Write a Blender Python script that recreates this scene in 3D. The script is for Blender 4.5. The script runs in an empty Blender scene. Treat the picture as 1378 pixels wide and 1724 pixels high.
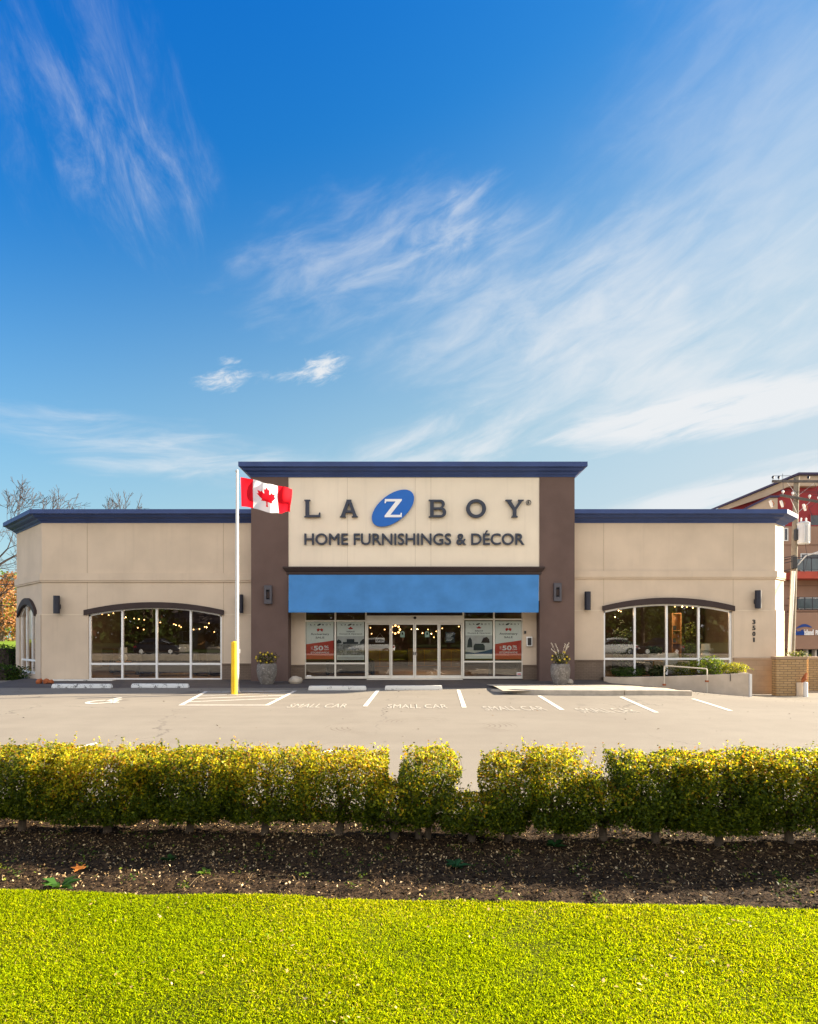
import bpy, math, random
import numpy as np
from math import sin, cos, pi, radians, sqrt, atan2, degrees, asin
from mathutils import Vector, Matrix, geometry, noise

random.seed(7)
RNG = np.random.default_rng(7)
scene = bpy.context.scene
COL = scene.collection

# ------------------------------------------------------------------ camera
F, H0, CX, EYE = 1054.0, 1072.0, 689.0, 1.70      # focal length, horizon row, centre column (photo pixels), eye height
cam_d = bpy.data.cameras.new("camera")
cam_d.sensor_fit = 'HORIZONTAL'
cam_d.sensor_width = 36.0
cam_d.lens = 36.0 * F / 1378.0
cam_d.shift_y = (H0 - 862.0) / 1378.0
cam_d.clip_start = 0.05
cam_d.clip_end = 2000.0
cam = bpy.data.objects.new("camera", cam_d)
COL.objects.link(cam)
cam.location = (0, 0, EYE)
cam.rotation_euler = (pi / 2, 0, 0)
scene.camera = cam

# ------------------------------------------------------------------ light and exposure
SUN = Vector((2.55, 0.76, 1.0)).normalized()          # direction towards the sun
SUN_EL = asin(SUN.z)
SUN_AZ = atan2(SUN.x, SUN.y)
sun_d = bpy.data.lights.new("sun", 'SUN')
sun_d.energy = 5.0
sun_d.angle = radians(0.5)
sun_d.color = (1.0, 0.86, 0.66)
sun_o = bpy.data.objects.new("sun", sun_d)
COL.objects.link(sun_o)
sun_o.rotation_euler = (-SUN).to_track_quat('-Z', 'Y').to_euler()
sun_o.location = (30, 10, 30)

vs = scene.view_settings
vs.view_transform = 'Standard'
vs.look = 'None'
vs.gamma = 1.0
vs.use_curve_mapping = False
vs.exposure = 2.2

cy = scene.cycles
cy.max_bounces = 8
cy.diffuse_bounces = 4
cy.glossy_bounces = 4
cy.transmission_bounces = 6
cy.transparent_max_bounces = 16
cy.caustics_reflective = False
cy.caustics_refractive = False
cy.sample_clamp_indirect = 6.0


class NT:
    """small helper for wiring shader nodes"""
    def __init__(s, tree):
        s.t = tree
        s.n = tree.nodes
        s.l = tree.links

    def node(s, kind, **kw):
        n = s.n.new(kind)
        for k, v in kw.items():
            setattr(n, k, v)
        return n

    def put(s, sock, v):
        if isinstance(v, bpy.types.NodeSocket):
            s.l.new(v, sock)
        elif v is not None:
            if hasattr(sock.default_value, '__len__') and len(sock.default_value) == 4 and len(v) == 3:
                v = (*v, 1.0)
            sock.default_value = v

    def math(s, op, a, b=None, c=None, clamp=False):
        n = s.node('ShaderNodeMath', operation=op)
        n.use_clamp = clamp
        for i, v in enumerate((a, b, c)):
            s.put(n.inputs[i], v)
        return n.outputs[0]

    def mapr(s, x, a, b, c=0.0, d=1.0, smooth=True):
        n = s.node('ShaderNodeMapRange')
        n.interpolation_type = 'SMOOTHSTEP' if smooth else 'LINEAR'
        s.put(n.inputs[0], x)
        for i, v in enumerate((a, b, c, d)):
            s.put(n.inputs[1 + i], v)
        return n.outputs[0]

    def comb(s, x, y, z):
        n = s.node('ShaderNodeCombineXYZ')
        for i, v in enumerate((x, y, z)):
            s.put(n.inputs[i], v)
        return n.outputs[0]

    def sep(s, v):
        n = s.node('ShaderNodeSeparateXYZ')
        s.l.new(v, n.inputs[0])
        return n.outputs

    def noise(s, vec, scale, detail=4.0, rough=0.55, dist=0.0, col=False):
        n = s.node('ShaderNodeTexNoise')
        n.inputs['Scale'].default_value = scale
        n.inputs['Detail'].default_value = detail
        n.inputs['Roughness'].default_value = rough
        n.inputs['Distortion'].default_value = dist
        if vec is not None:
            s.l.new(vec, n.inputs['Vector'])
        return n.outputs[1 if col else 0]

    def mix(s, f, a, b, mode='MIX'):
        n = s.node('ShaderNodeMix', data_type='RGBA', blend_type=mode)
        s.put(n.inputs[0], f)
        s.put(n.inputs[6], a)
        s.put(n.inputs[7], b)
        return n.outputs[2]


# ------------------------------------------------------------------ sky
world = bpy.data.worlds.new("World")
scene.world = world
world.use_nodes = True


def build_sky():
    t = NT(world.node_tree)
    t.n.clear()
    out = t.node('ShaderNodeOutputWorld')
    bg = t.node('ShaderNodeBackground')
    bg.inputs[1].default_value = 0.05
    t.l.new(bg.outputs[0], out.inputs[0])
    sky = t.node('ShaderNodeTexSky', sky_type='NISHITA')
    sky.sun_disc = False
    sky.sun_elevation = SUN_EL
    sky.sun_rotation = SUN_AZ
    sky.altitude = 20.0
    sky.air_density = 1.0
    sky.dust_density = 0.6
    sky.ozone_density = 2.0
    hs = t.node('ShaderNodeHueSaturation')
    hs.inputs['Saturation'].default_value = 1.42
    hs.inputs['Hue'].default_value = 0.49
    t.l.new(sky.outputs[0], hs.inputs['Color'])
    tc = t.node('ShaderNodeTexCoord')
    x, y, z = t.sep(tc.outputs['Generated'])
    A = t.math('MULTIPLY', t.math('ARCTAN2', x, y), 57.29578)
    E = t.math('MULTIPLY', t.math('ARCSINE', z), 57.29578)

    def ang(px, py):
        a = math.atan((px - CX) / F)
        return degrees(a), degrees(math.atan((H0 - py) / F * cos(a)))

    inv = None

    def rot(deg, a0=0.0, e0=0.0):
        c, s_ = cos(radians(deg)), sin(radians(deg))
        du = t.math('SUBTRACT', A, a0)
        dv = t.math('SUBTRACT', E, e0)
        u = t.math('MULTIPLY_ADD', du, c, t.math('MULTIPLY', dv, s_))
        v = t.math('MULTIPLY_ADD', dv, c, t.math('MULTIPLY', du, -s_))
        return u, v

    def field(tilt, su, sv, seed, detail, rough, dist):
        u, v = rot(tilt)
        return t.noise(t.comb(t.math('MULTIPLY', u, su), t.math('MULTIPLY', v, sv), seed), 1.0, detail, rough, dist)

    STEEP = field(-62, 0.13, 0.34, 3.1, 7, 0.66, 0.45)      # falling strands
    STREAK = field(20, 0.16, 0.50, 12.2, 7, 0.60, 0.4)     # long combed streaks
    FLAT = field(7, 0.13, 0.75, 41.0, 5, 0.6, 0.5)         # low banks
    PUFF = field(16, 0.55, 1.5, 51.3, 7, 0.66, 0.5)        # small torn puffs

    def cloud(px, py, rw, rh, tilt, n, lo, hi, amp, edge=0.1, push=0.9):
        """one patch: middle direction, half-width and half-height in degrees, tilt, its texture and density"""
        nonlocal inv
        a0, e0 = ang(px, py)
        u, v = rot(tilt, a0, e0)
        u, v = t.math('MULTIPLY', u, 1.0 / rw), t.math('MULTIPLY', v, 1.0 / rh)
        r = t.math('SQRT', t.math('MULTIPLY_ADD', u, u, t.math('MULTIPLY', v, v)))
        rr = t.math('MULTIPLY_ADD', n, -push, t.math('ADD', r, 0.5 * push))    # ragged outline
        m = t.mapr(rr, 1.0, edge, 0.0, amp)
        q = t.math('SUBTRACT', 1.0, t.math('MULTIPLY', m, t.mapr(n, lo, hi)), clamp=True)
        inv = q if inv is None else t.math('MULTIPLY', inv, q)

    cloud(150, 205, 10.5, 8.5, -35, STEEP, 0.34, 0.95, 0.44, 0.0)
    cloud(250, 290, 7, 4.5, 0, STEEP, 0.30, 0.90, 0.34, 0.0)
    cloud(600, 430, 15, 5.5, 14, STREAK, 0.12, 0.95, 0.56, 0.0)
    cloud(820, 510, 16, 8, 10, STREAK, 0.0, 0.95, 0.50, 0.0, 0.6)
    cloud(760, 400, 8, 3.5, 18, STREAK, 0.28, 0.85, 0.45, 0.0)
    cloud(1030, 565, 20, 10, 6, STREAK, -0.15, 0.9, 0.74, 0.0, 0.5)
    cloud(1130, 640, 17, 5, 6, STREAK, 0.0, 0.8, 0.5, 0.0, 0.6)
    cloud(1200, 692, 15.0, 2.5, 3, FLAT, 0.22, 0.50, 0.95, 0.45)
    cloud(1290, 340, 17, 18, 30, STREAK, -0.3, 0.9, 0.36, 0.0, 0.5)
    cloud(540, 622, 2.8, 1.25, 16, PUFF, 0.22, 0.66, 0.95, 0.1, 1.5)
    cloud(375, 640, 2.8, 1.0, 14, PUFF, 0.25, 0.68, 0.88, 0.05, 1.5)
    cloud(392, 610, 1.5, 0.55, 4, PUFF, 0.28, 0.65, 0.6, 0.1, 1.4)
    cloud(460, 633, 4.5, 0.65, 8, PUFF, 0.38, 0.75, 0.35, 0.1, 1.2)
    cloud(300, 765, 18, 2.8, -4, FLAT, 0.2, 0.75, 0.62)
    cloud(730, 760, 13, 3.6, 10, STREAK, 0.2, 0.75, 0.72)
    cloud(1230, 835, 15, 2.3, 10, FLAT, 0.25, 0.5, 0.85, 0.3)
    cover = t.math('SUBTRACT', 1.0, inv, clamp=True)
    # unseen bright cloud added behind the viewer as fill for the shaded front
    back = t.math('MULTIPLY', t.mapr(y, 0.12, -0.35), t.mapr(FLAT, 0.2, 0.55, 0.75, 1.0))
    back = t.math('MULTIPLY', back, t.mapr(E, 66.0, 26.0, 0.12, 1.0))     # added cloud dims overhead, so ground shade stays deep
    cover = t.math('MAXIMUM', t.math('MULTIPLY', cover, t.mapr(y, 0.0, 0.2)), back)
    high = t.mapr(t.math('MULTIPLY_ADD', A, -0.35, E), 14.0, 52.0, smooth=False)
    grade = t.mix(high, (1.25, 0.97, 0.76, 1), (0.36, 0.82, 1.28, 1))
    skyc = t.mix(1.0, hs.outputs[0], grade, 'MULTIPLY')
    # pale haze thickening towards the horizon, whiter on the sunward side
    hz = t.mix(t.mapr(A, -33.0, 33.0, smooth=False), (1.75, 2.75, 3.40, 1), (2.65, 2.95, 3.20, 1))
    low = t.mapr(t.math('MULTIPLY_ADD', A, -0.22, E), 41.0, 0.0, 0.0, 0.88)
    skyc = t.mix(low, skyc, hz)
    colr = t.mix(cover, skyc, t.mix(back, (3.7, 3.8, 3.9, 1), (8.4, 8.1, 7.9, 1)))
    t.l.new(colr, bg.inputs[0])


build_sky()
world.cycles.sampling_method = 'MANUAL'
world.cycles.sample_map_resolution = 512

# ------------------------------------------------------------------ materials
MATS = {}


def pmat(name, col, rough=0.6, var=0.15, scale=3.0, bump=0.0, bscale=60.0, metal=0.0, spec=0.4, col2=None, lo=0.35, hi=0.65,
         streak=0.0, grime=None, emit=None, detail=5.0):
    """a plain procedural surface: base colour broken by noise, an optional second colour in patches, fine bump"""
    m = bpy.data.materials.new(name)
    m.use_nodes = True
    t = NT(m.node_tree)
    b = t.n['Principled BSDF']
    tc = t.node('ShaderNodeTexCoord')
    v = tc.outputs['Object']
    n = t.noise(v, scale, detail)
    c = col if len(col) == 4 else (*col, 1)
    dark = tuple(x * (1 - var) for x in c[:3]) + (1,)
    lite = tuple(min(1, x * (1 + var)) for x in c[:3]) + (1,)
    colr = t.mix(t.mapr(n, 0.25, 0.75), dark, lite)
    if col2 is not None:
        n2 = t.noise(v, scale * 2.7, 6.0, 0.65)
        colr = t.mix(t.mapr(n2, lo, hi), colr, (*col2, 1))
    if streak:
        mp = t.node('ShaderNodeMapping')
        mp.inputs['Scale'].default_value = (3.0, 3.0, 0.18)
        t.l.new(v, mp.inputs[0])
        n3 = t.noise(mp.outputs[0], 1.6, 6.0, 0.6)
        colr = t.mix(t.math('MULTIPLY', t.mapr(n3, 0.5, 0.8), streak), colr, tuple(x * 0.55 for x in c[:3]) + (1,))
    t.l.new(colr, b.inputs['Base Color'])
    b.inputs['Roughness'].default_value = rough
    b.inputs['Metallic'].default_value = metal
    b.inputs['Specular IOR Level'].default_value = spec
    if bump:
        bn = t.node('ShaderNodeBump')
        bn.inputs['Strength'].default_value = bump
        bn.inputs['Distance'].default_value = 0.01
        t.l.new(t.noise(v, bscale, 4.0), bn.inputs['Height'])
        t.l.new(bn.outputs[0], b.inputs['Normal'])
    if emit:
        b.inputs['Emission Color'].default_value = (*emit[0], 1)
        b.inputs['Emission Strength'].default_value = emit[1]
    MATS[name] = m
    return m


def glass_mat(name, refl, tint=(0.75, 0.8, 0.8)):
    m = bpy.data.materials.new(name)
    m.use_nodes = True
    t = NT(m.node_tree)
    t.n.remove(t.n['Principled BSDF'])
    tr = t.node('ShaderNodeBsdfTransparent')
    tr.inputs[0].default_value = (*tint, 1)
    gl = t.node('ShaderNodeBsdfGlossy')
    gl.inputs['Roughness'].default_value = 0.004
    gl.inputs['Color'].default_value = (0.95, 0.97, 1, 1)
    fr = t.node('ShaderNodeFresnel')
    fr.inputs[0].default_value = 1.5
    f = t.math('ADD', fr.outputs[0], refl, clamp=True)
    tc = t.node('ShaderNodeTexCoord')
    bn = t.node('ShaderNodeBump')
    bn.inputs['Strength'].default_value = 0.02
    bn.inputs['Distance'].default_value = 0.004
    t.l.new(t.noise(tc.outputs['Object'], 1.3, 1.0), bn.inputs['Height'])
    t.l.new(bn.outputs[0], gl.inputs['Normal'])
    mx = t.node('ShaderNodeMixShader')
    t.l.new(f, mx.inputs[0])
    t.l.new(tr.outputs[0], mx.inputs[1])
    t.l.new(gl.outputs[0], mx.inputs[2])
    t.l.new(mx.outputs[0], t.n['Material Output'].inputs[0])
    MATS[name] = m
    return m


def leaf_mat(name, trans=0.45, rough=0.45, spec=0.35):
    """thin leaf: colour from the mesh's own attribute, light passes through"""
    m = bpy.data.materials.new(name)
    m.use_nodes = True
    t = NT(m.node_tree)
    b = t.n['Principled BSDF']
    at = t.node('ShaderNodeAttribute', attribute_name='col')
    t.l.new(at.outputs['Color'], b.inputs['Base Color'])
    b.inputs['Roughness'].default_value = rough
    b.inputs['Specular IOR Level'].default_value = spec
    tr = t.node('ShaderNodeBsdfTranslucent')
    t.l.new(t.mix(1.0, at.outputs['Color'], (1.5, 1.4, 0.8, 1), 'MULTIPLY'), tr.inputs[0])
    mx = t.node('ShaderNodeMixShader')
    mx.inputs[0].default_value = trans
    t.l.new(b.outputs[0], mx.inputs[1])
    t.l.new(tr.outputs[0], mx.inputs[2])
    t.l.new(mx.outputs[0], t.n['Material Output'].inputs[0])
    MATS[name] = m
    return m


def brick_mat(name, c1, c2, mortar, bw=0.2, bh=0.065, ms=0.008, axis='xz', bump=0.5, rough=0.85):
    m = bpy.data.materials.new(name)
    m.use_nodes = True
    t = NT(m.node_tree)
    b = t.n['Principled BSDF']
    tc = t.node('ShaderNodeTexCoord')
    x, y, z = t.sep(tc.outputs['Object'])
    vec = t.comb(t.math('ADD', x, y) if axis == 'xz' else x, z if axis == 'xz' else y, 0.0)
    br = t.node('ShaderNodeTexBrick')
    br.inputs['Scale'].default_value = 1.0
    br.inputs['Color1'].default_value = (*c1, 1)
    br.inputs['Color2'].default_value = (*c2, 1)
    br.inputs['Mortar'].default_value = (*mortar, 1)
    br.inputs['Brick Width'].default_value = bw
    br.inputs['Row Height'].default_value = bh
    br.inputs['Mortar Size'].default_value = ms
    br.inputs['Mortar Smooth'].default_value = 0.2
    t.l.new(vec, br.inputs['Vector'])
    n = t.noise(tc.outputs['Object'], 2.5, 6.0)
    n2 = t.noise(tc.outputs['Object'], 40.0, 3.0)
    c = t.mix(t.mapr(n, 0.3, 0.7, 0.0, 0.35), br.outputs['Color'], tuple(v * 0.6 for v in c1) + (1,))
    c = t.mix(t.mapr(n2, 0.3, 0.7, 0.0, 0.2), c, mortar + (1,))
    t.l.new(c, b.inputs['Base Color'])
    b.inputs['Roughness'].default_value = rough
    bn = t.node('ShaderNodeBump')
    bn.inputs['Strength'].default_value = bump
    bn.inputs['Distance'].default_value = 0.006
    bn.invert = True
    t.l.new(br.outputs['Fac'], bn.inputs['Height'])
    t.l.new(bn.outputs[0], b.inputs['Normal'])
    MATS[name] = m
    return m


def asphalt_mat():
    m = bpy.data.materials.new('asphalt')
    m.use_nodes = True
    t = NT(m.node_tree)
    b = t.n['Principled BSDF']
    tc = t.node('ShaderNodeTexCoord')
    v = tc.outputs['Object']
    x, y, z = t.sep(v)
    big = t.noise(v, 0.22, 5.0, 0.6, 0.4)
    mid = t.noise(v, 1.7, 5.0, 0.6)
    fine = t.noise(v, 55.0, 3.0, 0.7)
    c = t.mix(t.mapr(big, 0.3, 0.7), (0.235, 0.207, 0.168, 1), (0.275, 0.245, 0.20, 1))
    c = t.mix(t.mapr(mid, 0.35, 0.75, 0.0, 0.35), c, (0.20, 0.175, 0.145, 1))
    c = t.mix(t.mapr(fine, 0.35, 0.7, 0.0, 0.5), c, (0.15, 0.135, 0.115, 1))
    # pale aggregate specks
    vo = t.node('ShaderNodeTexVoronoi')
    vo.inputs['Scale'].default_value = 42.0
    t.l.new(v, vo.inputs['Vector'])
    c = t.mix(t.mapr(vo.outputs['Distance'], 0.16, 0.05, 0.0, 0.35), c, (0.42, 0.39, 0.34, 1))
    # long faint tyre-polished bands along the aisle
    band = t.noise(t.comb(t.math('MULTIPLY', x, 0.04), t.math('MULTIPLY', y, 0.9), 3.0), 1.0, 3.0)
    c = t.mix(t.mapr(band, 0.5, 0.75, 0.0, 0.3), c, (0.31, 0.275, 0.225, 1))
    # old patches of oil under the stalls
    oil = t.noise(t.comb(t.math('MULTIPLY', x, 0.8), t.math('MULTIPLY', y, 0.5), 9.0), 1.0, 3.0)
    oilm = t.math('MULTIPLY', t.mapr(oil, 0.62, 0.72, 0.0, 0.45), t.math('MULTIPLY', t.mapr(y, 14.5, 16.0), t.mapr(y, 20.5, 19.0)))
    c = t.mix(oilm, c, (0.10, 0.09, 0.08, 1))
    # curved scrape rings ground into the asphalt
    ringsum = None
    for (rx, ry, R, a0, a1) in ((-0.75, 11.7, 0.95, 1.7, 4.9), (1.15, 12.0, 1.0, -1.35, 1.5), (0.25, 12.5, 0.8, 0.2, 3.4)):
        dx = t.math('SUBTRACT', x, rx)
        dy = t.math('SUBTRACT', y, ry)
        r = t.math('SQRT', t.math('ADD', t.math('MULTIPLY', dx, dx), t.math('MULTIPLY', dy, dy)))
        wob = t.math('ADD', r, t.math('MULTIPLY', mid, 0.05))
        s = t.math('SINE', t.math('MULTIPLY', wob, 62.0))
        line = t.mapr(s, 0.55, 0.95)
        msk = t.math('MULTIPLY', t.mapr(r, 0.25, 0.4), t.mapr(r, R, R - 0.15))
        an = t.math('ARCTAN2', dy, dx)
        if a1 > pi:
            an = t.math('MODULO', t.math('ADD', an, 2 * pi), 2 * pi)
        msk = t.math('MULTIPLY', msk, t.math('MULTIPLY', t.mapr(an, a0, a0 + 0.5), t.mapr(an, a1, a1 - 0.5)))
        q = t.math('MULTIPLY', line, msk)
        ringsum = q if ringsum is None else t.math('MAXIMUM', ringsum, q)
    ringsum = t.math('MULTIPLY', ringsum, t.mapr(mid, 0.42, 0.58))
    c = t.mix(t.math('MULTIPLY', ringsum, 0.55), c, (0.11, 0.08, 0.055, 1))
    # hairline cracks
    vc = t.node('ShaderNodeTexVoronoi', feature='DISTANCE_TO_EDGE')
    vc.inputs['Scale'].default_value = 0.16
    wv = t.node('ShaderNodeVectorMath', operation='ADD')
    t.l.new(v, wv.inputs[0])
    t.l.new(t.noise(v, 1.1, 5.0, 0.6, 0.0, True), wv.inputs[1])
    t.l.new(wv.outputs[0], vc.inputs['Vector'])
    crack = t.math('MULTIPLY', t.mapr(vc.outputs['Distance'], 0.0035, 0.001), t.mapr(big, 0.45, 0.6))
    c = t.mix(t.math('MULTIPLY', crack, 0.6), c, (0.09, 0.08, 0.07, 1))
    t.l.new(c, b.inputs['Base Color'])
    b.inputs['Roughness'].default_value = 0.9
    b.inputs['Specular IOR Level'].default_value = 0.15
    bn = t.node('ShaderNodeBump')
    bn.inputs['Strength'].default_value = 0.35
    bn.inputs['Distance'].default_value = 0.006
    t.l.new(t.noise(v, 90.0, 3.0, 0.7), bn.inputs['Height'])
    t.l.new(bn.outputs[0], b.inputs['Normal'])
    MATS['asphalt'] = m
    return m


def paint_mat(name, col, under, lo=0.42, hi=0.62, scale=9.0, amount=1.0):
    """worn paint: the ground shows through in flakes"""
    m = bpy.data.materials.new(name)
    m.use_nodes = True
    t = NT(m.node_tree)
    b = t.n['Principled BSDF']
    tc = t.node('ShaderNodeTexCoord')
    n = t.noise(tc.outputs['Object'], scale, 8.0, 0.72)
    n2 = t.noise(tc.outputs['Object'], scale * 7, 3.0, 0.7)
    f = t.math('MULTIPLY', t.mapr(t.math('ADD', t.math('MULTIPLY', n, 0.7), t.math('MULTIPLY', n2, 0.3)), lo, hi), amount)
    t.l.new(t.mix(f, (*col, 1), (*under, 1)), b.inputs['Base Color'])
    b.inputs['Roughness'].default_value = 0.8
    b.inputs['Specular IOR Level'].default_value = 0.2
    MATS[name] = m
    return m


pmat('stucco', (0.62, 0.505, 0.385), 0.9, 0.08, 0.7, 0.5, 120, spec=0.12, streak=0.16)
pmat('stucco joint', (0.38, 0.30, 0.21), 0.9, 0.1, 3, 0, spec=0.1)
pmat('stucco ledge', (0.68, 0.58, 0.45), 0.85, 0.06, 2, 0.2, 140, spec=0.15)
pmat('cream panel', (0.80, 0.705, 0.565), 0.9, 0.05, 0.7, 0.3, 150, spec=0.15, streak=0.16)
pmat('brown stucco', (0.135, 0.092, 0.08), 0.9, 0.10, 1.1, 0.45, 130, spec=0.15)
pmat('brown trim', (0.045, 0.03, 0.028), 0.7, 0.12, 2, 0.15, 100, spec=0.3)
pmat('navy trim', (0.034, 0.064, 0.19), 0.55, 0.12, 1.2, 0.1, 80, spec=0.35)
pmat('awning fabric', (0.064, 0.225, 0.51), 0.8, 0.12, 1.3, 0.5, 260, spec=0.2)
pmat('aluminium', (0.84, 0.84, 0.83), 0.42, 0.05, 4, metal=0.1)
pmat('white aluminium', (0.74, 0.70, 0.62), 0.5, 0.04, 4)
pmat('slate letter', (0.032, 0.040, 0.064), 0.5, 0.08, 5)
pmat('oval blue', (0.001, 0.12, 0.5), 0.4, 0.05, 3)
pmat('white letter', (0.85, 0.85, 0.85), 0.45, 0.03, 3)
pmat('lamp black', (0.018, 0.020, 0.034), 0.5, 0.15, 6)
pmat('lamp grey', (0.075, 0.072, 0.085), 0.55, 0.1, 6)
pmat('pole white', (0.62, 0.60, 0.57), 0.4, 0.05, 3, metal=0.3)
pmat('yellow paint', (0.80, 0.50, 0.012), 0.5, 0.10, 3, streak=0.15)
pmat('flag red', (0.72, 0.012, 0.022), 0.8, 0.05, 5)
pmat('flag white', (0.86, 0.86, 0.86), 0.8, 0.03, 5)
pmat('concrete', (0.52, 0.435, 0.34), 0.9, 0.14, 1.6, 0.4, 70, spec=0.15, streak=0.15)
pmat('kerb concrete', (0.47, 0.41, 0.33), 0.9, 0.18, 3.0, 0.5, 60, spec=0.15)
pmat('pot stone', (0.17, 0.155, 0.14), 0.8, 0.3, 6.0, 0.5, 40, col2=(0.42, 0.40, 0.37), lo=0.52, hi=0.72, spec=0.2)
pmat('soil dark', (0.028, 0.019, 0.013), 0.95, 0.3, 8, 0.6, 60, spec=0.1)
pmat('bark', (0.11, 0.085, 0.062), 0.9, 0.3, 9, 0.8, 40, spec=0.15)
pmat('bark pale', (0.20, 0.165, 0.13), 0.9, 0.3, 9, 0.8, 40, spec=0.15)
pmat('twig', (0.050, 0.038, 0.036), 0.9, 0.2, 3, spec=0.1)
pmat('mulch', (0.060, 0.038, 0.021), 0.95, 0.35, 14, 0.9, 55, col2=(0.014, 0.009, 0.006), lo=0.45, hi=0.6, spec=0.1)
pmat('lawn soil', (0.075, 0.085, 0.004), 0.95, 0.35, 10, 0.5, 40, spec=0.1)
pmat('far grass', (0.16, 0.24, 0.02), 0.95, 0.25, 0.7, 0.5, 14, spec=0.1)
pmat('verge grass', (0.035, 0.055, 0.010), 0.95, 0.3, 0.5, spec=0.1)
pmat('ground earth', (0.12, 0.12, 0.06), 0.95, 0.25, 0.2, spec=0.1)
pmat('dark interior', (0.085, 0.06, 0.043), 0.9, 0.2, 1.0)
pmat('interior floor', (0.20, 0.14, 0.09), 0.6, 0.2, 2.0)
pmat('warm wood', (0.34, 0.17, 0.06), 0.6, 0.2, 4)
pmat('sofa dark', (0.02, 0.022, 0.028), 0.8, 0.2, 6)
pmat('sofa pale', (0.38, 0.39, 0.38), 0.85, 0.15, 22, col2=(0.2, 0.22, 0.22), lo=0.5, hi=0.6)
pmat('lampshade', (0.75, 0.72, 0.64), 0.8, 0.05, 3)
pmat('ceramic', (0.62, 0.66, 0.64), 0.3, 0.05, 3)
pmat('bulb', (1, 0.7, 0.4), 0.4, 0.0, 1, emit=((1.0, 0.50, 0.16), 1.3))
pmat('poster white', (0.84, 0.90, 0.86), 0.6, 0.02, 2)
pmat('poster red', (0.55, 0.05, 0.035), 0.6, 0.06, 3)
pmat('poster blue', (0.02, 0.07, 0.16), 0.6, 0.06, 3)
pmat('poster photo', (0.30, 0.31, 0.30), 0.6, 0.5, 5, col2=(0.09, 0.09, 0.08), lo=0.5, hi=0.62)
pmat('poster sky', (0.55, 0.58, 0.57), 0.6, 0.1, 5)
pmat('ink', (0.025, 0.035, 0.045), 0.6, 0.05, 3)
pmat('red ink', (0.5, 0.02, 0.02), 0.6, 0.05, 3)
pmat('pale green', (0.42, 0.62, 0.52), 0.6, 0.04, 3)
pmat('dark steel', (0.03, 0.03, 0.032), 0.5, 0.1, 4)
pmat('rail paint', (0.62, 0.55, 0.43), 0.5, 0.08, 5)
pmat('white plastic', (0.70, 0.69, 0.66), 0.5, 0.05, 3)
pmat('rust', (0.36, 0.10, 0.03), 0.8, 0.25, 6)
pmat('grey wood', (0.21, 0.18, 0.135), 0.9, 0.25, 3, 0.6, 50, streak=0.35)
pmat('arm wood', (0.10, 0.09, 0.085), 0.9, 0.2, 4)
pmat('transformer grey', (0.50, 0.52, 0.53), 0.45, 0.05, 3)
pmat('wire', (0.03, 0.025, 0.035), 0.7, 0.05, 3)
pmat('apartment tan', (0.30, 0.185, 0.13), 0.9, 0.06, 0.8, 0.2, 60)
pmat('apartment tan deep', (0.22, 0.13, 0.09), 0.9, 0.06, 0.8, 0.2, 60)
pmat('apartment red', (0.26, 0.030, 0.035), 0.85, 0.1, 1.0, 0.2, 60)
pmat('apartment beige', (0.40, 0.31, 0.23), 0.9, 0.06, 1.0, 0.2, 60)
pmat('roof edge', (0.035, 0.025, 0.07), 0.6, 0.1, 2)
pmat('red slab', (0.40, 0.07, 0.045), 0.8, 0.1, 2)
pmat('dark window', (0.02, 0.023, 0.03), 0.12, 0.3, 1.5, spec=0.6)
pmat('railing glass', (0.05, 0.07, 0.08), 0.1, 0.3, 1.5, spec=0.6)
pmat('sign blue', (0.01, 0.06, 0.30), 0.5, 0.05, 3)
pmat('car white', (0.72, 0.72, 0.70), 0.3, 0.02, 2)
pmat('car dark', (0.02, 0.022, 0.028), 0.25, 0.05, 2)
pmat('car glass', (0.01, 0.012, 0.014), 0.08, 0.1, 2, spec=0.7)
pmat('tyre', (0.015, 0.015, 0.015), 0.9, 0.1, 5)
pmat('tail light', (0.45, 0.01, 0.01), 0.3, 0.05, 2)
pmat('house wall', (0.35, 0.30, 0.23), 0.9, 0.1, 1)
pmat('house roof', (0.09, 0.075, 0.07), 0.9, 0.2, 3)
brick_mat('brick', (0.185, 0.13, 0.092), (0.215, 0.155, 0.11), (0.115, 0.085, 0.065))
brick_mat('tan brick', (0.42, 0.265, 0.115), (0.50, 0.33, 0.16), (0.20, 0.14, 0.08), 0.29, 0.09, 0.014)
brick_mat('brick smooth', (0.40, 0.28, 0.18), (0.43, 0.30, 0.19), (0.33, 0.23, 0.15), 0.6, 0.2, 0.008)
brick_mat('pavers', (0.075, 0.062, 0.06), (0.105, 0.088, 0.082), (0.045, 0.04, 0.038), 0.21, 0.105, 0.008, 'xy', 0.6)
asphalt_mat()
paint_mat('line paint', (0.72, 0.68, 0.60), (0.27, 0.24, 0.195), 0.50, 0.66, 6.0, 0.85)
paint_mat('line paint worn', (0.48, 0.44, 0.37), (0.275, 0.245, 0.20), 0.42, 0.70, 18.0, 0.5)
paint_mat('stop paint', (0.74, 0.72, 0.66), (0.10, 0.09, 0.085), 0.55, 0.63, 5.0, 1.0)
paint_mat('stop paint scuffed', (0.70, 0.71, 0.70), (0.045, 0.042, 0.045), 0.53, 0.60, 4.0, 0.9)
glass_mat('showroom glass', 0.09, (0.96, 0.97, 0.96))
glass_mat('door glass', 0.06, (0.96, 0.97, 0.96))
leaf_mat('leaf', 0.52, 0.5, 0.25)
leaf_mat('leaf soft', 0.4, 0.6, 0.2)
leaf_mat('grass blade', 0.5, 0.8, 0.04)
leaf_mat('chip', 0.0, 0.9, 0.1)


# ------------------------------------------------------------------ mesh helpers
def wloc(o):
    v = Vector((0, 0, 0))
    while o is not None:
        v = v + o.location
        o = o.parent
    return v


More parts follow.
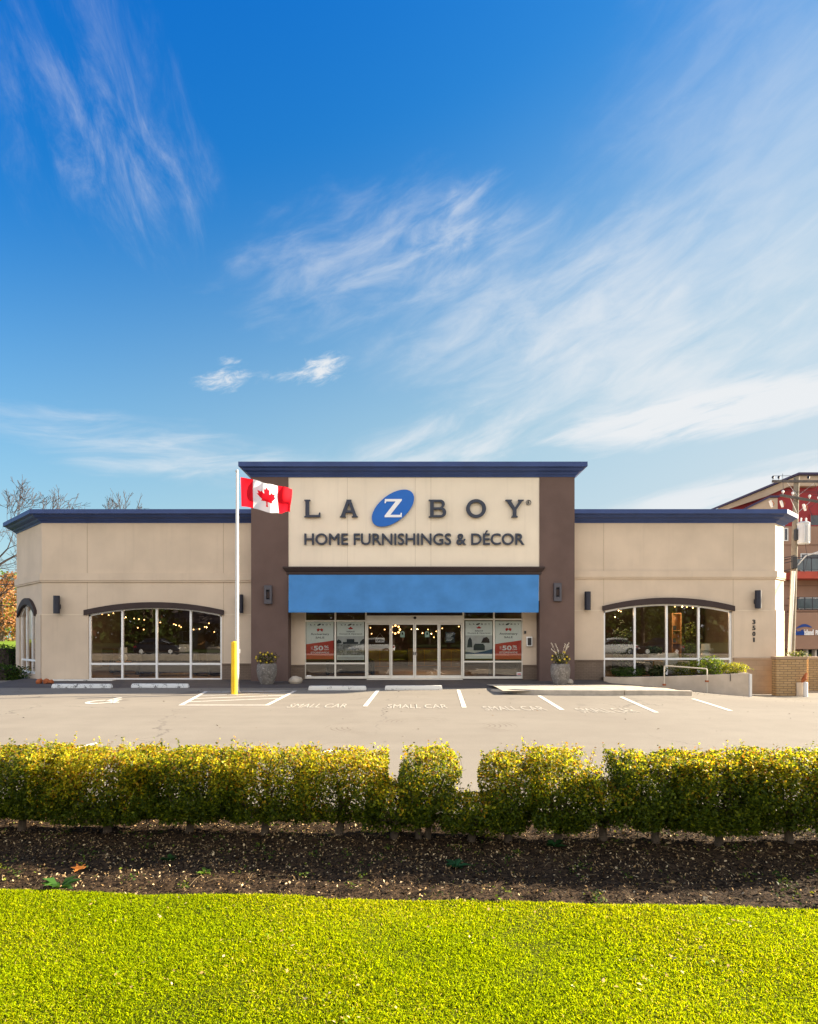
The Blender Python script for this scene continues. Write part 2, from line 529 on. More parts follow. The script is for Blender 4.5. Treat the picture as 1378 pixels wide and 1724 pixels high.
def as_mats(m):
    if not isinstance(m, (list, tuple)):
        m = [m]
    return [MATS[x] if isinstance(x, str) else x for x in m]


class MB:
    """gathers faces in world coordinates and links them as ONE mesh object"""
    def __init__(s):
        s.v, s.f, s.mi = [], [], []

    def face(s, pts, mi=0):
        k = len(s.v)
        s.v += [tuple(p) for p in pts]
        s.f.append(tuple(range(k, k + len(pts))))
        s.mi.append(mi)
        return s

    def faces(s, pts, fs, mi=0):
        k = len(s.v)
        s.v += [tuple(p) for p in pts]
        for f in fs:
            s.f.append(tuple(k + i for i in f))
            s.mi.append(mi)
        return s

    def box(s, x0, x1, y0, y1, z0, z1, mi=0):
        p = [(x0, y0, z0), (x1, y0, z0), (x1, y1, z0), (x0, y1, z0), (x0, y0, z1), (x1, y0, z1), (x1, y1, z1), (x0, y1, z1)]
        return s.faces(p, [(0, 3, 2, 1), (4, 5, 6, 7), (0, 1, 5, 4), (1, 2, 6, 5), (2, 3, 7, 6), (3, 0, 4, 7)], mi)

    def mbox(s, mp, u0, u1, v0, v1, w0, w1, mi=0):
        """box in the local frame of a mapping (u along, v up, w outwards)"""
        p = [mp(u, v, w) for (u, v, w) in ((u0, v0, w1), (u1, v0, w1), (u1, v0, w0), (u0, v0, w0), (u0, v1, w1), (u1, v1, w1), (u1, v1, w0), (u0, v1, w0))]
        return s.faces(p, [(0, 3, 2, 1), (4, 5, 6, 7), (0, 1, 5, 4), (1, 2, 6, 5), (2, 3, 7, 6), (3, 0, 4, 7)], mi)

    def bar(s, a, b, wx, wy, up=Vector((0, 0, 1)), mi=0):
        a, b = Vector(a), Vector(b)
        d = (b - a).normalized()
        if abs(d.dot(up)) > 0.98:
            up = Vector((0, 1, 0))
        x = d.cross(up).normalized()
        y = x.cross(d).normalized()
        p = []
        for q in (a, b):
            for (i, j) in ((-1, -1), (1, -1), (1, 1), (-1, 1)):
                p.append(q + x * (i * wx / 2) + y * (j * wy / 2))
        return s.faces(p, [(0, 1, 2, 3), (7, 6, 5, 4), (0, 4, 5, 1), (1, 5, 6, 2), (2, 6, 7, 3), (3, 7, 4, 0)], mi)

    def tube(s, pts, r, n=8, mi=0, caps=True):
        pts = [Vector(p) for p in pts]
        rs = r if isinstance(r, (list, tuple)) else [r] * len(pts)
        k = len(s.v)
        side = None
        for i, p in enumerate(pts):
            d = (pts[min(i + 1, len(pts) - 1)] - pts[max(i - 1, 0)])
            d = d.normalized() if d.length > 1e-9 else Vector((0, 0, 1))
            if side is None:
                side = d.orthogonal().normalized()
            else:
                side = (side - d * side.dot(d))
                side = side.normalized() if side.length > 1e-6 else d.orthogonal().normalized()
            o = d.cross(side)
            for j in range(n):
                a = 2 * pi * j / n
                s.v.append(tuple(p + (side * cos(a) + o * sin(a)) * rs[i]))
        for i in range(len(pts) - 1):
            for j in range(n):
                a, b = k + i * n + j, k + i * n + (j + 1) % n
                s.f.append((a, b, b + n, a + n))
                s.mi.append(mi)
        if caps:
            s.f.append(tuple(range(k + n - 1, k - 1, -1)))
            s.mi.append(mi)
            e = k + (len(pts) - 1) * n
            s.f.append(tuple(range(e, e + n)))
            s.mi.append(mi)
        return s

    def lathe(s, prof, c, n=24, mi=0, lump=0.0):
        k = len(s.v)
        for (r, z) in prof:
            for j in range(n):
                a = 2 * pi * j / n
                rr = r * (1 + lump * noise.noise((cos(a) * 2, sin(a) * 2, z * 4 + c[0])))
                s.v.append((c[0] + rr * cos(a), c[1] + rr * sin(a), c[2] + z))
        for i in range(len(prof) - 1):
            for j in range(n):
                a, b = k + i * n + j, k + i * n + (j + 1) % n
                s.f.append((a, b, b + n, a + n))
                s.mi.append(mi)
        if prof[0][0] > 1e-4:
            s.f.append(tuple(range(k + n - 1, k - 1, -1)))
            s.mi.append(mi)
        if prof[-1][0] > 1e-4:
            e = k + (len(prof) - 1) * n
            s.f.append(tuple(range(e, e + n)))
            s.mi.append(mi)
        return s

    def ball(s, c, r, n=10, mi=0, sq=1.0):
        m = max(5, n // 2)
        prof = [(max(1e-5, r * sin(pi * i / m)), -r * sq * cos(pi * i / m)) for i in range(m + 1)]
        return s.lathe(prof, c, n, mi)

    def prism(s, loops, mp, w0, w1, mi=0, side_mi=None):
        """extruded outline with holes; loops of (u, v), first one the outline"""
        side_mi = mi if side_mi is None else side_mi
        flat = [p for lp in loops for p in lp]
        tris = geometry.tessellate_polygon([[Vector((p[0], p[1], 0)) for p in lp] for lp in loops])
        k = len(s.v)
        s.v += [tuple(mp(u, v, w1)) for (u, v) in flat] + [tuple(mp(u, v, w0)) for (u, v) in flat]
        n = len(flat)
        for t_ in tris:
            a, b, c = [flat[i] for i in t_]
            cr = (b[0] - a[0]) * (c[1] - a[1]) - (b[1] - a[1]) * (c[0] - a[0])
            t_ = tuple(t_) if cr > 0 else tuple(reversed(t_))
            s.f.append(tuple(k + i for i in t_))
            s.mi.append(mi)
            if w0 != w1:
                s.f.append(tuple(k + n + i for i in reversed(t_)))
                s.mi.append(mi)
        if w0 == w1:
            return s
        o = 0
        for li, lp in enumerate(loops):
            ar = sum(lp[i][0] * lp[(i + 1) % len(lp)][1] - lp[(i + 1) % len(lp)][0] * lp[i][1] for i in range(len(lp)))
            for i in range(len(lp)):
                a, b = k + o + i, k + o + (i + 1) % len(lp)
                f = (a, a + n, b + n, b)
                if (ar < 0) != (li > 0):
                    f = tuple(reversed(f))
                s.f.append(f)
                s.mi.append(side_mi)
            o += len(lp)
        return s

    def sweep(s, path, prof, mi=0, cap=True):
        """profile (out, z) carried along a plan path (x, y) with mitred corners; outwards is to the right of travel"""
        n = len(path)
        P = [Vector(p) for p in path]
        k = len(s.v)
        for i in range(n):
            d0 = (P[i] - P[i - 1]).normalized() if i > 0 else (P[1] - P[0]).normalized()
            d1 = (P[i + 1] - P[i]).normalized() if i < n - 1 else d0
            n0, n1 = Vector((d0.y, -d0.x)), Vector((d1.y, -d1.x))
            m = (n0 + n1)
            m = m / max(0.2, m.dot(n0)) if i not in (0, n - 1) else n1 if i == 0 else n0
            for (o, z) in prof:
                q = P[i] + m * o
                s.v.append((q.x, q.y, z))
        L = len(prof)
        for i in range(n - 1):
            for j in range(L - 1):
                a = k + i * L + j
                s.f.append((a, a + L, a + L + 1, a + 1))
                s.mi.append(mi)
        if cap:
            s.f.append(tuple(range(k, k + L)))
            s.f.append(tuple(range(k + (n - 1) * L + L - 1, k + (n - 1) * L - 1, -1)))
            s.mi += [mi, mi]
        return s

    def build(s, name, mats, parent=None, smooth=False, bevel=0.0, segs=2):
        off = wloc(parent) if parent is not None else Vector((0, 0, 0))
        me = bpy.data.meshes.new(name)
        me.from_pydata([(a - off.x, b - off.y, c - off.z) for (a, b, c) in s.v], [], s.f)
        for m in as_mats(mats):
            me.materials.append(m)
        me.polygons.foreach_set('material_index', s.mi)
        if smooth:
            me.polygons.foreach_set('use_smooth', [True] * len(s.f))
        me.validate()
        me.update()
        if smooth:
            try:
                me.set_sharp_from_angle(angle=radians(40))
            except Exception:
                pass
        o = bpy.data.objects.new(name, me)
        COL.objects.link(o)
        if parent is not None:
            o.parent = parent
        if bevel:
            b = o.modifiers.new('bevel', 'BEVEL')
            b.width = bevel
            b.segments = segs
            b.limit_method = 'ANGLE'
            b.angle_limit = radians(35)
        return o


def np_mesh(name, V, Fq, mats, parent=None, cols=None, mi=None):
    """fast mesh from arrays: V (n,3), Fq (m,3 or 4), cols (n,3)"""
    off = wloc(parent) if parent is not None else Vector((0, 0, 0))
    V = np.asarray(V, dtype=np.float32) - np.array(off, dtype=np.float32)
    Fq = np.asarray(Fq, dtype=np.int32)
    me = bpy.data.meshes.new(name)
    k = Fq.shape[1]
    me.vertices.add(len(V))
    me.vertices.foreach_set('co', V.ravel())
    me.loops.add(Fq.size)
    me.loops.foreach_set('vertex_index', Fq.ravel())
    me.polygons.add(len(Fq))
    me.polygons.foreach_set('loop_start', np.arange(0, Fq.size, k, dtype=np.int32))
    me.polygons.foreach_set('loop_total', np.full(len(Fq), k, dtype=np.int32))
    for m in as_mats(mats):
        me.materials.append(m)
    if mi is not None:
        me.polygons.foreach_set('material_index', np.asarray(mi, dtype=np.int32))
    me.update(calc_edges=True)
    if cols is not None:
        at = me.color_attributes.new('col', 'FLOAT_COLOR', 'POINT')
        c = np.ones((len(V), 4), dtype=np.float32)
        c[:, :3] = cols
        at.data.foreach_set('color', c.ravel())
    o = bpy.data.objects.new(name, me)
    COL.objects.link(o)
    if parent is not None:
        o.parent = parent
    return o


def tag(o, label, cat, group=None, kind=None):
    o['label'] = label
    o['category'] = cat
    if group:
        o['group'] = group
    if kind:
        o['kind'] = kind
    return o


def thing(name, label, cat, loc=(0, 0, 0), group=None):
    o = bpy.data.objects.new(name, None)
    o.empty_display_size = 0.2
    COL.objects.link(o)
    o.location = loc
    return tag(o, label, cat, group)


def dup(root, loc, label=None, rotz=0.0, scale=None, group=None):
    r = root.copy()
    COL.objects.link(r)
    r.location = loc
    r.rotation_euler = (0, 0, rotz)
    if scale:
        r.scale = scale
    if label:
        r['label'] = label
    if group:
        r['group'] = group
    for ch in list(root.children):
        c = ch.copy()
        COL.objects.link(c)
        c.parent = r
        for g_ in ch.children:
            d = g_.copy()
            COL.objects.link(d)
            d.parent = c
    return r


TXT = {}


def text_geo(s, bold=0.0):
    key = (s, bold)
    if key in TXT:
        return TXT[key]
    cu = bpy.data.curves.new('text', 'FONT')
    cu.body = s
    cu.size = 1.0
    cu.bevel_depth = bold
    cu.bevel_resolution = 0
    cu.extrude = 0.5 - bold
    cu.resolution_u = 4
    o = bpy.data.objects.new('text', cu)
    COL.objects.link(o)
    dg = bpy.context.evaluated_depsgraph_get()
    me = bpy.data.meshes.new_from_object(o.evaluated_get(dg))
    V = np.array([tuple(v.co) for v in me.vertices])
    Fs = [tuple(p.vertices) for p in me.polygons]
    bpy.data.objects.remove(o)
    bpy.data.curves.remove(cu)
    bpy.data.meshes.remove(me)
    V[:, 0] = (V[:, 0] - V[:, 0].min()) / (np.ptp(V[:, 0]) + 1e-9)
    V[:, 1] = (V[:, 1] - V[:, 1].min()) / (np.ptp(V[:, 1]) + 1e-9)
    V[:, 2] = V[:, 2] + 0.5
    TXT[key] = (V, Fs)
    return TXT[key]


def put_text(mb, s, mp, u0, u1, v0, v1, w0, w1, bold=0.0, mi=0):
    V, Fs = text_geo(s, bold)
    pts = [mp(u0 + x * (u1 - u0), v0 + y * (v1 - v0), w0 + z * (w1 - w0)) for x, y, z in V]
    mb.faces(pts, Fs, mi)
    return mb


def text_letters(s, bold=0.0):
    """the text split into its letters: list of (verts, faces), an accent stays with its letter"""
    V, Fs = text_geo(s, bold)
    par = list(range(len(V)))

    def find(a):
        while par[a] != a:
            par[a] = par[par[a]]
            a = par[a]
        return a
    for f in Fs:
        for i in f[1:]:
            par[find(i)] = find(f[0])
    # front and back caps share outline vertices only through the sides, so islands are whole letters
    isl = {}
    for fi, f in enumerate(Fs):
        isl.setdefault(find(f[0]), []).append(fi)
    items = []
    for k, fl in isl.items():
        vi = sorted({i for q in fl for i in Fs[q]})
        items.append([V[vi, 0].min(), V[vi, 0].max(), fl])
    items.sort()
    out = []
    for a, b, fl in items:
        if out and a < out[-1][1] - 0.003 and (min(b, out[-1][1]) - a) > 0.5 * (b - a):
            out[-1][1] = max(out[-1][1], b)
            out[-1][2] += fl
        else:
            out.append([a, b, list(fl)])
    res = []
    for a, b, fl in out:
        vi = sorted({i for q in fl for i in Fs[q]})
        mp_ = {v: i for i, v in enumerate(vi)}
        res.append((V[vi], [tuple(mp_[i] for i in Fs[q]) for q in fl]))
    return res


def ss(a, b, x):
    t_ = max(0.0, min(1.0, (x - a) / (b - a)))
    return t_ * t_ * (3 - 2 * t_)


def gz(x, y):
    """height of the paved ground: level, but falling away at the right-hand end of the building"""
    return -0.50 * ss(6.5, 14.0, x) * ss(14.0, 22.5, y)


def W(px, py, Y):
    """where the sight line through a photo pixel meets the plane at distance Y"""
    return Vector(((px - CX) / F * Y, Y, EYE + (H0 - py) / F * Y))


def WX(px, Y):
    return (px - CX) / F * Y


def WZ(py, Y):
    return EYE + (H0 - py) / F * Y


def G(px, py):
    Y = EYE * F / (py - H0)
    return (WX(px, Y), Y)


def grid(x0, x1, y0, y1, nx, ny, zf):
    xs = np.linspace(x0, x1, nx + 1)
    ys = np.linspace(y0, y1, ny + 1)
    V = np.array([zf(x, y) for y in ys for x in xs])
    idx = np.arange((nx + 1) * (ny + 1)).reshape(ny + 1, nx + 1)
    Fq = np.stack([idx[:-1, :-1], idx[:-1, 1:], idx[1:, 1:], idx[1:, :-1]], -1).reshape(-1, 4)
    return V, Fq


def flat_map(x0, y0, dz=0.006):
    def mp(u, v, w):
        x, y = x0 + u, y0 + v
        return (x, y, gz(x, y) + dz)
    return mp

# ================================================================== THE SETTING
def setting():
    # earth out to the horizon
    mb = MB()
    n = 48
    ring = [(700 * cos(2 * pi * i / n), 700 * sin(2 * pi * i / n), -0.75) for i in range(n)]
    mb.face(ring)
    tag(mb.build('ground', 'ground earth'), 'flat earth reaching away to the horizon on all sides', 'ground', kind='structure')
    # paved lot
    V, Fq = grid(-34, 44, 5.2, 62, 156, 114, lambda x, y: (x, y, gz(x, y)))
    o = np_mesh('parking_lot', V, Fq, 'asphalt')
    tag(o, 'pale sun-bleached asphalt parking lot before the store', 'parking lot', kind='structure')
    # strip of small pavers along the shop front
    V, Fq = grid(-15.0, 7.4, 20.75, 24.6, 46, 8, lambda x, y: (x, y, gz(x, y) + 0.006 + 0.05 * ss(22.8, 24.0, y)))
    tag(np_mesh('paver_walk', V, Fq, 'pavers'), 'dark brick paver walk along the foot of the shop front', 'walk', kind='structure')
    # raised walk behind the kerb on the right
    V, Fq = grid(2.75, 8.2, 18.32, 22.2, 22, 16, lambda x, y: (x, y, gz(x, y) + 0.105 * ss(22.2, 19.6, y) + 0.008))
    tag(np_mesh('raised_walk', V, Fq, 'kerb concrete'), 'sunlit concrete walk just behind the low kerb', 'walk', kind='structure')
    # street behind the camera, and the pavement along it
    mb = MB()
    mb.box(-60, 60, -17.0, -8.6, -0.4, -0.02)
    tag(mb.build('street', 'asphalt'), 'street running past behind the lawn', 'road', kind='structure')
    mb = MB()
    mb.box(-60, 60, -8.6, -6.6, -0.4, 0.10)
    tag(mb.build('street_pavement', 'concrete'), 'pale concrete pavement along the street', 'pavement', kind='structure')
    # verge across the street
    V, Fq = grid(-70, 70, -90, -17.2, 40, 30, lambda x, y: (x, y, 0.05 + 0.6 * ss(-18, -60, y)))
    tag(np_mesh('far_verge', V, Fq, 'verge grass'), 'grass verge across the street', 'grass', kind='structure')
    # bank of mown grass off the left end of the store
    V, Fq = grid(-75, -18.2, 27, 85, 40, 30, lambda x, y: (x, y, 0.02 + 1.25 * ss(31, 50, y)))
    tag(np_mesh('grass_bank', V, Fq, 'far grass'), 'bright sunlit grass bank off the left end of the store', 'grass', kind='structure')

    # soil bed under the hedge
    def bed(x, y):
        h = 0.035 + 0.035 * noise.noise((x * 1.3, y * 1.9, 1.0)) + 0.02 * noise.noise((x * 6, y * 6, 4.0)) + 0.012 * noise.noise((x * 17, y * 17, 7.0))
        back = ss(6.25 - 0.068 * x, 5.95 - 0.068 * x, y)
        front = ss(edge_y(x) - 0.16, edge_y(x) - 0.03, y)
        return (x, y, -0.06 + (h + 0.06) * back * front)
    V, Fq = grid(-8, 8, 3.6, 6.7, 400, 100, bed)
    tag(np_mesh('soil_bed', V, Fq, 'mulch'), 'bark mulch bed in which the hedge grows', 'soil bed', kind='structure')
    global bed_z
    bed_z = lambda x, y: bed(x, y)[2]

    # lawn base
    def lawn(x, y):
        e = edge_y(x)
        return (x, y, 0.045 + 0.03 * noise.noise((x * 0.9, y * 1.1, 2.0)) - 0.09 * ss(e - 0.05, e + 0.06, y))
    global lawn_z
    lawn_z = lambda x, y: lawn(x, y)[2]
    V, Fq = grid(-12, 12, -6.6, 4.45, 160, 150, lawn)
    tag(np_mesh('lawn_ground', V, Fq, 'lawn soil'), 'ground of the foreground lawn beneath the blades', 'lawn', kind='structure')


def edge_y(x):
    """front edge of the soil bed, where the lawn begins"""
    return 3.97 - 0.050 * x + 0.05 * noise.noise((x * 1.1, 0.3, 0)) + 0.02 * noise.noise((x * 5, 2.0, 0))


setting()


def markings():
    z = 0.005

    def strip(a, b, w, name, label, mat='line paint'):
        A, B = Vector(a), Vector(b)
        d = (B - A).normalized()
        nn = Vector((-d.y, d.x)) * (w / 2)
        mb = MB()
        k = 10
        for i in range(k):
            p, q = A.lerp(B, i / k), A.lerp(B, (i + 1) / k)
            mb.face([(v.x, v.y, gz(v.x, v.y) + z) for v in (p - nn, q - nn, q + nn, p + nn)])
        # wind upwards
        o = mb.build(name, mat)
        if o.data.polygons[0].normal.z < 0:
            o.data.flip_normals()
        return tag(o, label, 'road marking', 'painted parking lines', 'structure')
    far = [((637, 1162), (615, 1189.5), 'white stall line left of the door, behind two wheel stops'),
           ((772, 1161.5), (782, 1191.5), 'white stall line just right of the doors'),
           ((908, 1171.5), (947, 1195.5), 'white stall line slanting off the first kerb'),
           ((1046, 1173.5), (1106, 1200), 'white stall line at the joint of the two kerbs'),
           ((1167, 1176), (1231, 1197), 'white stall line off the right end of the kerb')]
    for a, b, lb in far:
        strip(G(*a), G(*b), 0.11, 'parking_line', lb)
    for a, b, lb in (((166, 1251), (60, 1277), 'white stall line running behind the left part of hedge'),
                     ((1038, 1270.5), (1120, 1300), 'white stall line showing over the gap in hedge'),
                     ((1318, 1272), (1440, 1305), 'white stall line tip over the right part of hedge'),
                     ((560, 1262), (505, 1292), 'white stall line hidden behind the middle of hedge')):
        strip(G(*a), G(*b), 0.115, 'parking_line', lb)
    # hatched bay round the flagpole
    q = [G(347, 1164.5), G(497, 1163.5), G(450, 1187.5), G(305, 1187.5)]
    t_ = thing('hatched_bay', 'white hatched no-parking bay round the flagpole foot', 'road marking')
    t_['kind'] = 'structure'

    def sub(name, a, b, w):
        A, B = Vector(a), Vector(b)
        d = (B - A).normalized()
        nn = Vector((-d.y, d.x)) * (w / 2)
        mb = MB()
        mb.face([(v.x, v.y, z) for v in (A - nn, B - nn, B + nn, A + nn)])
        o = mb.build(name, 'line paint', t_)
        if o.data.polygons[0].normal.z < 0:
            o.data.flip_normals()
    Q = [Vector(p) for p in q]
    for i in range(4):
        a, b = Q[i], Q[(i + 1) % 4]
        d = (b - a).normalized() * (0.055 if i % 2 == 0 else -0.055)
        sub('border_line', a - d, b + d, 0.11)
    for f in (0.2, 0.42, 0.64, 0.86):
        a = Q[3].lerp(Q[0], f)
        b = Q[2].lerp(Q[1], min(1, f + 0.22))
        sub('hatch_line', a.lerp(b, 0.02), a.lerp(b, 0.97), 0.10)
    # stall lettering
    for cx, cy, w, lb in ((536, 1188.5, 98, 'left of the first stall line'), (703, 1189.5, 100, 'in front of the doors'),
                          (866, 1193, 102, 'before the left half of the kerb'), (1022, 1196.5, 96, 'before the right half of the kerb')):
        x, y = G(cx, cy)
        ww = w / F * y
        mb = MB()
        zz = 0.006
        Vt, Ft = text_geo('SMALL CAR')
        top = [f for f in Ft if all(Vt[i][2] > 0.99 for i in f)]        # paint film only
        used = sorted({i for f in top for i in f})
        at = {i: k for k, i in enumerate(used)}
        pts = [(x - ww / 2 + Vt[i][0] * ww, y - 0.42 + Vt[i][1] * 0.84) for i in used]
        mb.faces([(px_, py_, gz(px_, py_) + zz) for px_, py_ in pts], [tuple(at[i] for i in f) for f in top])
        o = mb.build('stall_lettering', 'line paint worn')
        tag(o, 'faded white SMALL CAR lettering ' + lb, 'road marking', 'stall lettering', 'structure')
    # wheelchair symbol
    x0, y0 = G(183, 1180)
    mb = MB()
    mp = lambda u, v, w: (x0 + u * 0.46, y0 + v * 0.72, z + w)

    def stroke(pts, w):
        for i in range(len(pts) - 1):
            a, b = Vector(pts[i]), Vector(pts[i + 1])
            d = (b - a).normalized()
            nn = Vector((-d.y, d.x)) * w / 2
            mb.face([mp(p.x, p.y, 0.0005 * (i % 2)) for p in (a - nn - d * w * .3, b - nn + d * w * .3, b + nn + d * w * .3, a + nn - d * w * .3)])
    stroke([(-0.15 + 0.62 * cos(radians(a)), -0.4 + 0.58 * sin(radians(a))) for a in range(110, 375, 15)], 0.2)
    stroke([(-0.12, 0.72), (-0.02, 0.02), (0.5, -0.02), (0.72, -0.7), (0.98, -0.62)], 0.2)
    stroke([(-0.06, 0.40), (0.45, 0.36)], 0.16)
    mb.face([mp(-0.12 + 0.17 * cos(radians(a)), 0.98 + 0.17 * sin(radians(a)), 0.001) for a in range(0, 360, 24)])
    tag(mb.build('wheelchair_symbol', 'line paint'), 'white painted wheelchair symbol on the asphalt at left', 'road marking', kind='structure')


markings()

# ================================================================== THE STORE
YW = 24.0                                   # front plane of the two wings
STORE = thing('store_building', 'long beige stucco furniture store with navy cornices and a raised brown entrance block', 'store', (0, YW, 0))
# plan points of the wings
LX0, LX1, LS = -14.09, -5.90, 2.58          # left corner, tower junction, depth of the left chamfer
RX0, RX1, RS = 6.20, 14.05, 0.80
BACK = 44.0


def wall_map(o, d, thick=0.0):
    o, d = Vector(o), Vector(d).normalized()
    n = Vector((d.y, -d.x))

    def mp(u, v, w):
        p = o + d * u + n * w
        return Vector((p.x, p.y, v))
    return mp


def arch_z(u, uc, a, zs, zc):
    h = zc - zs
    R = (a * a + h * h) / (2 * h)
    return zc - R + sqrt(max(0, R * R - (u - uc) ** 2))


def wall_with_window(mb, mp, L, z0, z1, win, zledge, joints, reveal=0.16, low=0.03):
    """sheet of wall with one arched opening; below zledge it stands `low` proud, with a pale lip"""
    u0, u1, zb, zs, zc = win
    uc, a = (u0 + u1) / 2, (u1 - u0) / 2

    def rect(ua, ub, za, zb_, w, mi=0):
        mb.face([mp(ua, za, w), mp(ub, za, w), mp(ub, zb_, w), mp(ua, zb_, w)], mi)
    # left and right of the opening, upper and lower
    for (ua, ub) in ((0, u0), (u1, L)):
        rect(ua, ub, z0, zledge, low)
        rect(ua, ub, zledge, z1, 0)
        mb.face([mp(ua, zledge, low), mp(ub, zledge, low), mp(ub, zledge, 0), mp(ua, zledge, 0)], 2)
        mb.mbox(mp, ua, ub, zledge - 0.035, zledge - 0.002, low - 0.01, low + 0.004, 2)  # lip in paler stucco: the skylight it catches is put into the colour
    # under the sill
    if zb > z0:
        rect(u0, u1, z0, zb, low)
        mb.face([mp(u0, zb, low), mp(u1, zb, low), mp(u1, zb, -reveal), mp(u0, zb, -reveal)], 0)
    # over the arch
    N = 20
    for i in range(N):
        a0, a1 = u0 + (u1 - u0) * i / N, u0 + (u1 - u0) * (i + 1) / N
        h0, h1 = arch_z(a0, uc, a, zs, zc), arch_z(a1, uc, a, zs, zc)
        mb.face([mp(a0, h0, 0), mp(a1, h1, 0), mp(a1, z1, 0), mp(a0, z1, 0)])
        mb.face([mp(a0, h0, -reveal), mp(a1, h1, -reveal), mp(a1, h1, 0), mp(a0, h0, 0)])
    for (u, s) in ((u0, 1), (u1, -1)):
        za, zb_ = max(zb, z0), arch_z(u, uc, a, zs, zc)
        f = [mp(u, za, low), mp(u, za, -reveal), mp(u, zb_, -reveal), mp(u, zb_, low)]
        mb.face(f if s > 0 else f[::-1])
    for (u, za, zb_) in joints:
        mb.mbox(mp, u - 0.007, u + 0.007, za, zb_, -0.01, 0.003 if za > zledge - 0.2 else low + 0.003, 1)


def window(mp, win, mull, zbar, parent, setback=0.07, glass='showroom glass', fw=0.075):
    """arched aluminium window: frame, and its glass as a sub-part"""
    u0, u1, zb, zs, zc = win
    uc, a = (u0 + u1) / 2, (u1 - u0) / 2
    az = lambda u: arch_z(u, uc, a, zs, zc)
    mb = MB()
    w0, w1 = -setback - 0.06, -setback + 0.03
    mb.mbox(mp, u0, u0 + fw, zb, az(u0 + fw) - 0.02, w0, w1)
    mb.mbox(mp, u1 - fw, u1, zb, az(u1 - fw) - 0.02, w0, w1)
    mb.mbox(mp, u0 + fw, u1 - fw, zb, zb + fw * 1.2, w0, w1)
    for m in mull:
        mb.mbox(mp, m - fw / 2, m + fw / 2, zb + fw * 1.2, az(m) - 0.05, w0, w1 - 0.002)
    cuts = [u0 + fw] + [x for m in mull for x in (m - fw / 2, m + fw / 2)] + [u1 - fw]
    for i in range(0, len(cuts), 2):
        mb.mbox(mp, cuts[i], cuts[i + 1], zbar - fw / 2, zbar + fw / 2, w0 + 0.005, w1 - 0.004)
    N = 24
    for i in range(N):
        a0, a1 = u0 + (u1 - u0) * i / N, u0 + (u1 - u0) * (i + 1) / N
        lo = lambda u: az(u) - 0.07
        p = [mp(a0, lo(a0), w1), mp(a1, lo(a1), w1), mp(a1, lo(a1), w0), mp(a0, lo(a0), w0),
             mp(a0, az(a0), w1), mp(a1, az(a1), w1), mp(a1, az(a1), w0), mp(a0, az(a0), w0)]
        mb.faces(p, [(0, 3, 2, 1), (4, 5, 6, 7), (0, 1, 5, 4), (2, 3, 7, 6)])
    fr = mb.build('window', 'aluminium', parent)
    gl = MB()
    ws = -setback - 0.02
    bays = [u0 + fw / 2] + list(mull) + [u1 - fw / 2]
    for i in range(len(bays) - 1):
        for k in range(6):
            a0, a1 = bays[i] + (bays[i + 1] - bays[i]) * k / 6, bays[i] + (bays[i + 1] - bays[i]) * (k + 1) / 6
            gl.face([mp(a0, zb + 0.02, ws), mp(a1, zb + 0.02, ws), mp(a1, az(a1) - 0.03, ws), mp(a0, az(a0) - 0.03, ws)])
    gl.build('pane', glass, fr)
    return fr


def lintel(mp, u0, u1, zs_in, zc_in, zs_out, zc_out, parent, proud=0.11):
    uc, a = (u0 + u1) / 2, (u1 - u0) / 2
    mb = MB()
    N = 28
    for i in range(N):
        a0, a1 = u0 + (u1 - u0) * i / N, u0 + (u1 - u0) * (i + 1) / N
        lo = lambda u: arch_z(u, uc, a, zs_in, zc_in)
        hi = lambda u: arch_z(u, uc, a, zs_out, zc_out)
        p = [mp(a0, lo(a0), proud), mp(a1, lo(a1), proud), mp(a1, lo(a1), -0.05), mp(a0, lo(a0), -0.05),
             mp(a0, hi(a0), proud), mp(a1, hi(a1), proud), mp(a1, hi(a1), -0.05), mp(a0, hi(a0), -0.05)]
        fs = [(0, 3, 2, 1), (4, 5, 6, 7), (0, 1, 5, 4), (2, 3, 7, 6)]
        if i == 0:
            fs.append((0, 4, 7, 3))
        if i == N - 1:
            fs.append((1, 2, 6, 5))
        mb.faces(p, fs)
    return mb.build('arch_lintel', 'brown trim', parent)


